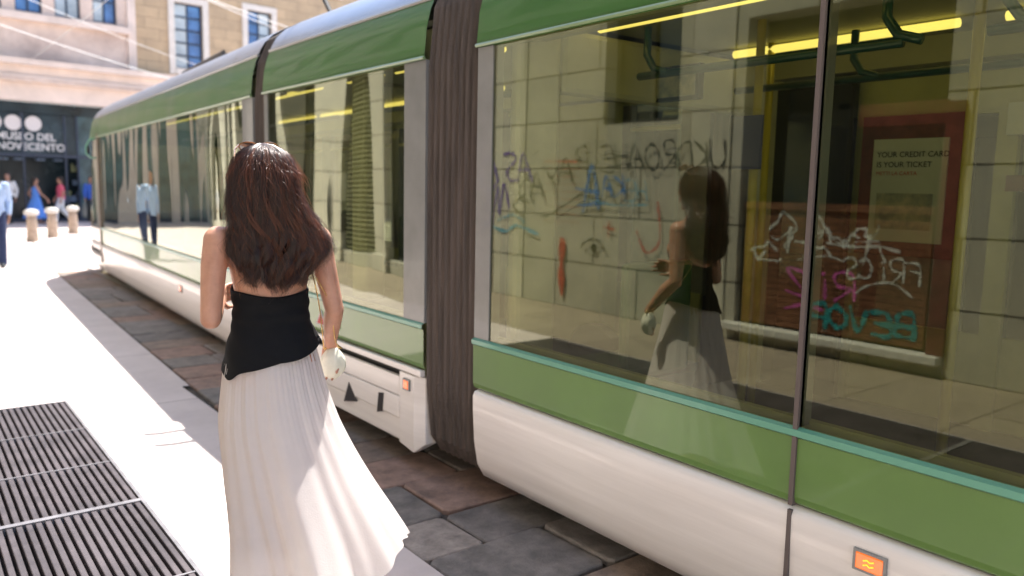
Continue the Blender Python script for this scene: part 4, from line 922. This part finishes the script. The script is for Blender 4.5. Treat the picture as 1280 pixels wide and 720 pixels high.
skirt_surf(1.0, 1.0, 90, 420, .085, 5, 'skirt', M['skirt'])
skirt_surf(.80, .5, 40, 120, .30, 9, 'skirt_lining', M['lining'])

# hair
HT = [  # z, xc, yc, rx, ry
    (1.672, -.020, -.005, .004, .004), (1.668, -.020, -.006, .022, .026), (1.655, -.020, -.008, .050, .060), (1.632, -.020, -.010, .074, .088), (1.60, -.020, -.012, .091, .106), (1.56, -.020, -.016, .100, .114), (1.51, -.020, -.026, .105, .112),
    (1.46, -.016, -.042, .114, .100), (1.41, -.002, -.060, .127, .086), (1.36, .010, -.070, .137, .074), (1.31, .014, -.076, .140, .066), (1.27, .008, -.078, .130, .060), (1.22, .000, -.078, .108, .052), (1.16, -.004, -.078, .085, .045)]
def hair_pt(z, az, s_):
    xc, yc, rx, ry = interp(HT, z)
    return Vector((xc + rx * s_ * math.sin(az), yc - ry * s_ * math.cos(az), z))
AZM = R_(128)
g = MB(); rr_ = []; n = 60
for j in range(36):
    z = 1.668 + (1.29 - 1.668) * (j / 35) ** 1.1; lim = AZM if z > 1.52 else AZM - (1.52 - z) / .2 * R_(36); lim = max(lim, R_(82))
    rr_.append([hair_pt(z, -lim + 2 * lim * k / n, .90) for k in range(n + 1)] + [hair_pt(z, lim - 2 * lim * k / n, .55) + Vector((0, .0, 0)) for k in range(n + 1)])
g.rings(rr_, cap=True); hb = g.build('hair', M['hair_base'], wom, smooth=True)
rnd = random.Random(3); g = MB(); V_, F_ = [], []
clumps = [(rnd.uniform(-1, 1), rnd.uniform(0, 6.28), rnd.uniform(10, 16), rnd.uniform(.5, 1.2), rnd.uniform(-.03, .035)) for _ in range(70)]
NS = 8600
for i in range(NS):
    c = clumps[i % 70]; fly = rnd.random() < .09
    az0 = c[0] * AZM + rnd.gauss(0, .075); az0 = max(-AZM, min(AZM, az0))
    s_ = .90 + .10 * rnd.random() ** 1.3 + .05 * math.sin(c[1] * 3) if not fly else 1.0 + rnd.random() * .20
    zs = 1.671 - rnd.random() ** 2.2 * .11; ze = 1.215 + c[4] * 1.3 + rnd.gauss(0, .014) + .02 * abs(c[0]); 
    if rnd.random() < .12: ze += rnd.uniform(.03, .16)
    m_ = 20; ph = c[1] + rnd.gauss(0, .35); lam = c[2]; am = c[3]; pts = []
    phr = rnd.random() * 6.28
    for k in range(m_ + 1):
        t = k / m_; z = zs + (ze - zs) * (t ** 1.15 * .55 + t * .45)
        d = max(0, (1.56 - z) / .3)
        lim = AZM if z > 1.52 else max(AZM - (1.52 - z) / .2 * R_(36), R_(84))
        az = az0 * lim / AZM
        P_ = hair_pt(z, az, s_)
        wv = am * min(1, d * d * 1.3)
        pull = (c[0] * AZM * lim / AZM - az) * .35 * d * d
        P_ += Vector((math.cos(az), math.sin(az), 0)) * (math.sin(ph + lam * (1.6 - z) * 3.6) * .030 * wv + pull * .42)
        P_ += Vector((math.sin(az), -math.cos(az), 0)) * (math.cos(ph * 1.7 + lam * (1.6 - z) * 3.9) * .024 * wv + .002 * math.sin(phr + 40 * t) * (3 if fly else 1))
        # wind to the right on the right-hand side
        if az > .3: P_.x += .017 * max(0, (1.50 - z) / .2) * (az / AZM) * (1 if not fly else 1.9) * max(0, min(1, (z - 1.24) / .08))
        P_ += Vector((rnd.gauss(0, .0005), rnd.gauss(0, .0005), 0))
        pts.append(P_)
    rad = .00066 if not fly else .0004
    o_ = len(V_)
    for k, P_ in enumerate(pts):
        d = (pts[min(k + 1, m_)] - pts[max(k - 1, 0)]).normalized(); a_ = d.cross(Vector((.3, .9, .1))).normalized(); b_ = d.cross(a_); rr = rad * (1 - .6 * (k / m_) ** 3) * (1.0)
        for q in (0, 2.094, 4.189): V_.append(tuple(P_ + rr * (math.cos(q) * a_ + math.sin(q) * b_)))
    for k in range(m_):
        for q in range(3): F_.append((o_ + k * 3 + q, o_ + k * 3 + (q + 1) % 3, o_ + k * 3 + 3 + (q + 1) % 3, o_ + k * 3 + 3 + q))
me = bpy.data.meshes.new('hair_strands'); me.from_pydata(V_, [], F_)
me.polygons.foreach_set('use_smooth', [True] * len(me.polygons)); me.materials.append(M['hair'])
o = bpy.data.objects.new('hair_strands', me); col.objects.link(o); o.parent = hb

# surface locks and outline frizz, with sunlight on the hair painted in as lighter colour
M['hair_sunlit'] = mat('sunlit_hair', (.20, .075, .038), .28, spec=1.0)
_n = M['hair_sunlit'].node_tree; _t = _n.nodes.new('ShaderNodeBsdfTranslucent'); _t.inputs[0].default_value = (.55, .20, .09, 1); _m = _n.nodes.new('ShaderNodeMixShader'); _m.inputs[0].default_value = .4
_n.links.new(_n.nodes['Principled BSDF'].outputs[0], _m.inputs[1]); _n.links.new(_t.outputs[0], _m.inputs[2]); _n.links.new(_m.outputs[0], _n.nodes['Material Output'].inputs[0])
V_, F_ = [], []
def add_strand(pts, rad):
    o_ = len(V_); m_ = len(pts) - 1
    for k, P_ in enumerate(pts):
        d = (pts[min(k + 1, m_)] - pts[max(k - 1, 0)]).normalized(); a_ = d.cross(Vector((.3, .9, .1))).normalized(); b_ = d.cross(a_); rr = rad * (1 - .7 * (k / m_) ** 2)
        for q in (0, 2.094, 4.189): V_.append(tuple(P_ + rr * (math.cos(q) * a_ + math.sin(q) * b_)))
    for k in range(m_):
        for q in range(3): F_.append((o_ + k * 3 + q, o_ + k * 3 + (q + 1) % 3, o_ + k * 3 + 3 + (q + 1) % 3, o_ + k * 3 + 3 + q))
for L_ in range(95):
    az0 = rnd.uniform(-1, 1) * AZM if rnd.random() < .5 else rnd.uniform(.15, 1) * AZM; ph = rnd.uniform(0, 6.28); lam = rnd.uniform(26, 46); am = rnd.uniform(.008, .020)
    z0 = rnd.uniform(1.45, 1.66); z1 = rnd.uniform(1.20, 1.30) + .02 * abs(az0)
    for _ in range(9):
        pts = []; s_ = rnd.uniform(.99, 1.045); da = rnd.gauss(0, .035); dph = rnd.gauss(0, .25); zz1 = z1 + rnd.gauss(0, .012)
        for k in range(25):
            t = k / 24; z = z0 + (zz1 - z0) * t; lim = AZM if z > 1.52 else max(AZM - (1.52 - z) / .2 * R_(36), R_(84)); az = (az0 + da * (1 - .5 * t)) * lim / AZM; d = max(0, min(1, (1.60 - z) / .25))
            P_ = hair_pt(z, az, s_) + Vector((math.cos(az), math.sin(az), 0)) * math.sin(ph + dph + lam * (1.66 - z)) * am * d + Vector((math.sin(az), -math.cos(az), 0)) * (math.cos(ph + dph + lam * (1.66 - z)) * am * .8 * d + .002)
            if az > .3: P_.x += .017 * max(0, (1.50 - z) / .2) * (az / AZM) * max(0, min(1, (z - 1.24) / .08))
            pts.append(P_)
        add_strand(pts, rnd.uniform(.0006, .0010))
for _ in range(1500):
    az = rnd.uniform(-1, 1) * AZM * (.95 if rnd.random() < .5 else .8); z = rnd.uniform(1.24, 1.668) if rnd.random() < .6 else rnd.uniform(1.58, 1.67); L = rnd.uniform(.02, .07); s_ = rnd.uniform(.99, 1.03); lim = AZM if z > 1.52 else max(AZM - (1.52 - z) / .2 * R_(36), R_(84)); az *= lim / AZM
    p0 = hair_pt(z, az, s_)
    if az > .3: p0.x += .017 * max(0, (1.50 - z) / .2) * (az / AZM) * max(0, min(1, (z - 1.24) / .08))
    out = Vector((math.sin(az), -math.cos(az), .25)).normalized(); v = (Vector((0, 0, -1)) + out * rnd.uniform(.15, .8) + Vector((rnd.gauss(0, .4) + .2, rnd.gauss(0, .3), 0))).normalized(); pts = []
    for k in range(7): t = k / 6; pts.append(p0 + v * L * 1.2 * t + out * .012 * math.sin(t * PI * rnd.uniform(.9, 1.1)) + Vector((0, 0, -.02 * t * t)))
    add_strand(pts, rnd.uniform(.0003, .00048))
me = bpy.data.meshes.new('hair_locks'); me.from_pydata(V_, [], F_); me.polygons.foreach_set('use_smooth', [True] * len(me.polygons)); me.materials.append(M['hair_sunlit'])
o = bpy.data.objects.new('hair_locks', me); col.objects.link(o); o.parent = hb

# sunglasses pushed up on the head
Wm = Matrix.Translation((WP[0], WP[1], 0)) @ Matrix.Rotation(WZ, 4, 'Z') @ Matrix.Scale(WS, 4)
sg = empty('sunglasses', Wm @ Vector((-.02, .05, 1.652)), WZ); tag(sg, 'tortoiseshell sunglasses pushed up on top of the brown hair', 'sunglasses')
for q in (-1, 1):
    g = MB(); n = 20; ang = R_(38); pts = [(q * .037 + .031 * math.cos(t), .028 + .026 * math.sin(t) * math.cos(ang), .010 + .026 * math.sin(t) * math.sin(ang) * -1) for t in [2 * PI * k / n for k in range(n + 1)]]
    g.tube(pts, .0032, 6); rim = g.build('rim', M['tortoise'], sg, smooth=True)
    g = MB(); g.add([pts[k] for k in range(n)], [tuple(range(n))]); g.build('lens', M['lens'], rim)
    g = MB(); g.tube([(q * .069, .022, .014), (q * .088, -.012, -.004), (q * .098, -.065, -.034), (q * .101, -.088, -.05)], .003, 6); g.build('temple', M['tortoise'], sg, smooth=True)
g = MB(); g.tube([(-.008, .03, .012), (0, .03, .017), (.008, .03, .012)], .003, 6); g.build('bridge', M['tortoise'], sg)

# handbag
bg_ = empty('handbag', Wm @ Vector((.246, .100, .868)), WZ); bg_.scale = (1.02,) * 3; tag(bg_, 'small ivory pouch bag with thin gold strap held in her right hand', 'bag')
g = MB(); rr_ = []; n = 48
for j in range(19):
    t = j / 18; z = .052 - .125 * t; prof_ = math.sin(PI * min(1, t * .93 + .06)) ** .55; rr_.append([((.055 * prof_ * (1 + .045 * math.sin(9 * q + 2 * t)) * (1 - .32 * (1 - t) ** 2)) * math.cos(q), (.036 * prof_) * math.sin(q) * (1 + .05 * math.sin(7 * q)), z) for q in [2 * PI * k / n for k in range(n)]])
g.rings(rr_); g.build('pouch', M['bag'], bg_, smooth=True)
g = MB(); g.tube([(-.034, 0, .045), (-.015, .0, .062), (.015, 0, .062), (.034, 0, .045)], .004, 8); g.build('clasp', M['gold'], bg_, smooth=True)
g = MB(); g.tube(smooth([(-.034, 0, .045), (-.055, -.06, .12), (-.080, -.13, .21), (-.105, -.175, .30), (-.115, -.16, .36)]), .0022, 6); g.tube(smooth([(.02, -.01, .05), (-.01, -.07, .10), (-.03, -.12, .17), (-.042, -.15, .22), (-.06, -.15, .27), (-.105, -.17, .345)]), .0022, 6)
g.build('strap', M['gold'], bg_, smooth=True)

# ---- passers-by
def passer(loc, rz, h, hair_m, upper, lower, label, dress=None, long_hair=False, step=.16, sleeves=1, vox=.009, armswing=.12, longsleeve=True):
    t = empty('person', (loc[0], loc[1], 0), rz); tag(t, label, 'person'); s_ = h / 1.72
    S = lambda p_: tuple(c * s_ for c in p_)
    J = dict(ls=(-.185, 0, 1.40), le=(-.235, -armswing * .8, 1.13), lw=(-.225, -armswing * .2 + .02, .89), rs=(.185, 0, 1.40), re=(.235, armswing * .5, 1.14), rw=(.215, armswing * 1.6 + .02, .92),
             lh=(-.09, 0, .92), lk=(-.095, step * .75, .50), la=(-.095, step * .9, .09), rh=(.09, 0, .92), rk=(.095, -step * .1, .50), ra=(.095, -step * 1.6, .13))
    J = {k: S(v) for k, v in J.items()}
    mb = MB()
    tor = [(0, 0, .88, .155, .105), (0, 0, .98, .150, .105), (0, 0, 1.08, .140, .10), (0, 0, 1.22, .155, .11), (0, 0, 1.34, .165, .10), (0, -.01, 1.41, .13, .075), (0, -.01, 1.45, .07, .055)]
    mb.loft([S(r_) for r_ in tor]); mb.caps(S((0, -.01, 1.42)), S((0, 0, 1.53)), .055 * s_, .05 * s_)
    limb(mb, [J['ls'], J['le'], J['lw']], [.052 * s_, .038 * s_, .026 * s_]); limb(mb, [J['rs'], J['re'], J['rw']], [.052 * s_, .038 * s_, .026 * s_])
    limb(mb, [J['lh'], J['lk'], J['la']], [.09 * s_, .058 * s_, .04 * s_]); limb(mb, [J['rh'], J['rk'], J['ra']], [.09 * s_, .058 * s_, .04 * s_])
    hand(mb, J['lw'], (0, .2, -1), (1, 0, 0), 1, .5, s_ * 1.05); hand(mb, J['rw'], (0, .3, -1), (-1, 0, 0), -1, .5, s_ * 1.05)
    head(mb, S((0, .015, 1.605)), s_)
    for k_ in ('la', 'ra'):
        a_ = J[k_]; mb.caps((a_[0], a_[1] - .02, max(a_[2] - .05, .035)), (a_[0], a_[1] + .14, .03), .036, .03)
    remeshed(mb, 'body', M['skin_b'], t, vox, 2)
    eyes(t, S((0, .015, 1.605)), s_)
    mb = MB(); c = S((0, -.008, 1.64)); mb.ball(c, .104 * s_, .86, 1.0, .95)
    hm = MB(); hm.ball((c[0], c[1] - .006, c[2] + .006), .103 * s_, .87, 1.0, .95)
    if long_hair: hm.loft([S((0, -.07, 1.62, .08, .05)), S((0, -.085, 1.5, .09, .045)), S((0, -.09, 1.38, .085, .03)), S((0, -.09, 1.30, .05, .015))])
    # keep hair off the face
    hm.v = [(x, min(y, .045 * s_ + max(0, z - 1.66 * s_) * .6), z) for x, y, z in hm.v]
    hm.build('hair', hair_m, t, smooth=True)
    if upper:
        mb = MB(); mb.loft([S((a_, b_, c_, d_ * 1.12 + .012, e_ * 1.15 + .012)) for a_, b_, c_, d_, e_ in tor[:-1]]); mb.loft([S((0, -.01, 1.40, .12, .08)), S((0, -.01, 1.455, .07, .062))])
        e1, e2 = (J['lw'], J['rw']) if longsleeve else (J['le'], J['re'])
        if longsleeve: limb(mb, [J['ls'], J['le'], Vector(J['le']).lerp(Vector(J['lw']), .9)], [.066 * s_, .052 * s_, .038 * s_]); limb(mb, [J['rs'], J['re'], Vector(J['re']).lerp(Vector(J['rw']), .9)], [.066 * s_, .052 * s_, .038 * s_])
        else: limb(mb, [J['ls'], Vector(J['ls']).lerp(Vector(J['le']), .6)], [.066 * s_, .056 * s_]); limb(mb, [J['rs'], Vector(J['rs']).lerp(Vector(J['re']), .6)], [.066 * s_, .056 * s_])
        remeshed(mb, 'shirt', upper, t, vox, 2)
    if lower:
        mb = MB(); mb.loft([S((0, 0, .86, .165, .118)), S((0, 0, .94, .172, .124)), S((0, 0, 1.00, .160, .115))])
        for A_ in ('l', 'r'): limb(mb, [J[A_ + 'h'], J[A_ + 'k'], (J[A_ + 'a'][0], J[A_ + 'a'][1], J[A_ + 'a'][2] - .02)], [.104 * s_, .080 * s_, .068 * s_])
        remeshed(mb, 'trousers', lower, t, vox, 2)
    if dress:
        mb = MB(); n = 64; rr_ = []
        for (z, rx, ry, yc) in ((1.40, .135, .085, -.01), (1.34, .180, .118, 0), (1.2, .172, .125, 0), (1.06, .160, .115, 0), (.94, .20, .15, 0), (.6, .27, .26, -.03), (.32, .33, .36, -.05), (.2, .35, .40, -.06)):
            rr_.append([((rx * (1 + .05 * (1.4 - z) * math.sin(9 * q))) * math.cos(q) * s_, (yc + ry * (1 + .05 * (1.4 - z) * math.sin(9 * q)) * math.sin(q)) * s_, z * s_) for q in [2 * PI * k / n for k in range(n)]])
        mb.rings(rr_); mb.build('dress', dress, t, smooth=True)
    if not dress:
        for k_ in ('la', 'ra'): g = MB(); a_ = J[k_]; g.caps((a_[0], a_[1] - .03, .045), (a_[0], a_[1] + .15, .036), .045, .036); g.build('shoe', M['cloth_dark'], t, smooth=True)
    return t
passer((1.42, 16.9), R_(175), 1.78, M['hair_short'], M['shirt_blue'], M['navy'], 'man in light blue shirt and navy trousers at the left edge, mirrored in the tram', vox=.008)
passer((3.25, 33.0), R_(150), 1.75, M['hair_short'], M['cloth_white'], M['cloth_dark'], 'person in white shirt standing at the museum doors left of the blue dress', vox=.012)
passer((4.02, 32.6), R_(-80), 1.62, M['hair_short'], None, None, 'woman in long blue dress striding past the museum entrance', dress=M['dress_blue'], long_hair=True, vox=.012, armswing=.2)
passer((4.85, 32.9), R_(80), 1.66, M['hair_short'], M['cloth_red'], M['cloth_white'], 'woman in red top and white trousers walking past the museum', long_hair=True, vox=.012, longsleeve=False, step=.22)
passer((5.95, 33.5), R_(170), 1.70, M['hair_short'], M['cloth_cobalt'], M['cloth_dark'], 'person in cobalt blue top beside the shop glass near the tram nose', vox=.012)
passer((-1.2, 20.5), R_(10), 1.70, M['hair_short'], M['cloth_white'], M['cloth_dark'], 'passer-by in white shirt and dark trousers mirrored in the front tram windows', vox=.012)
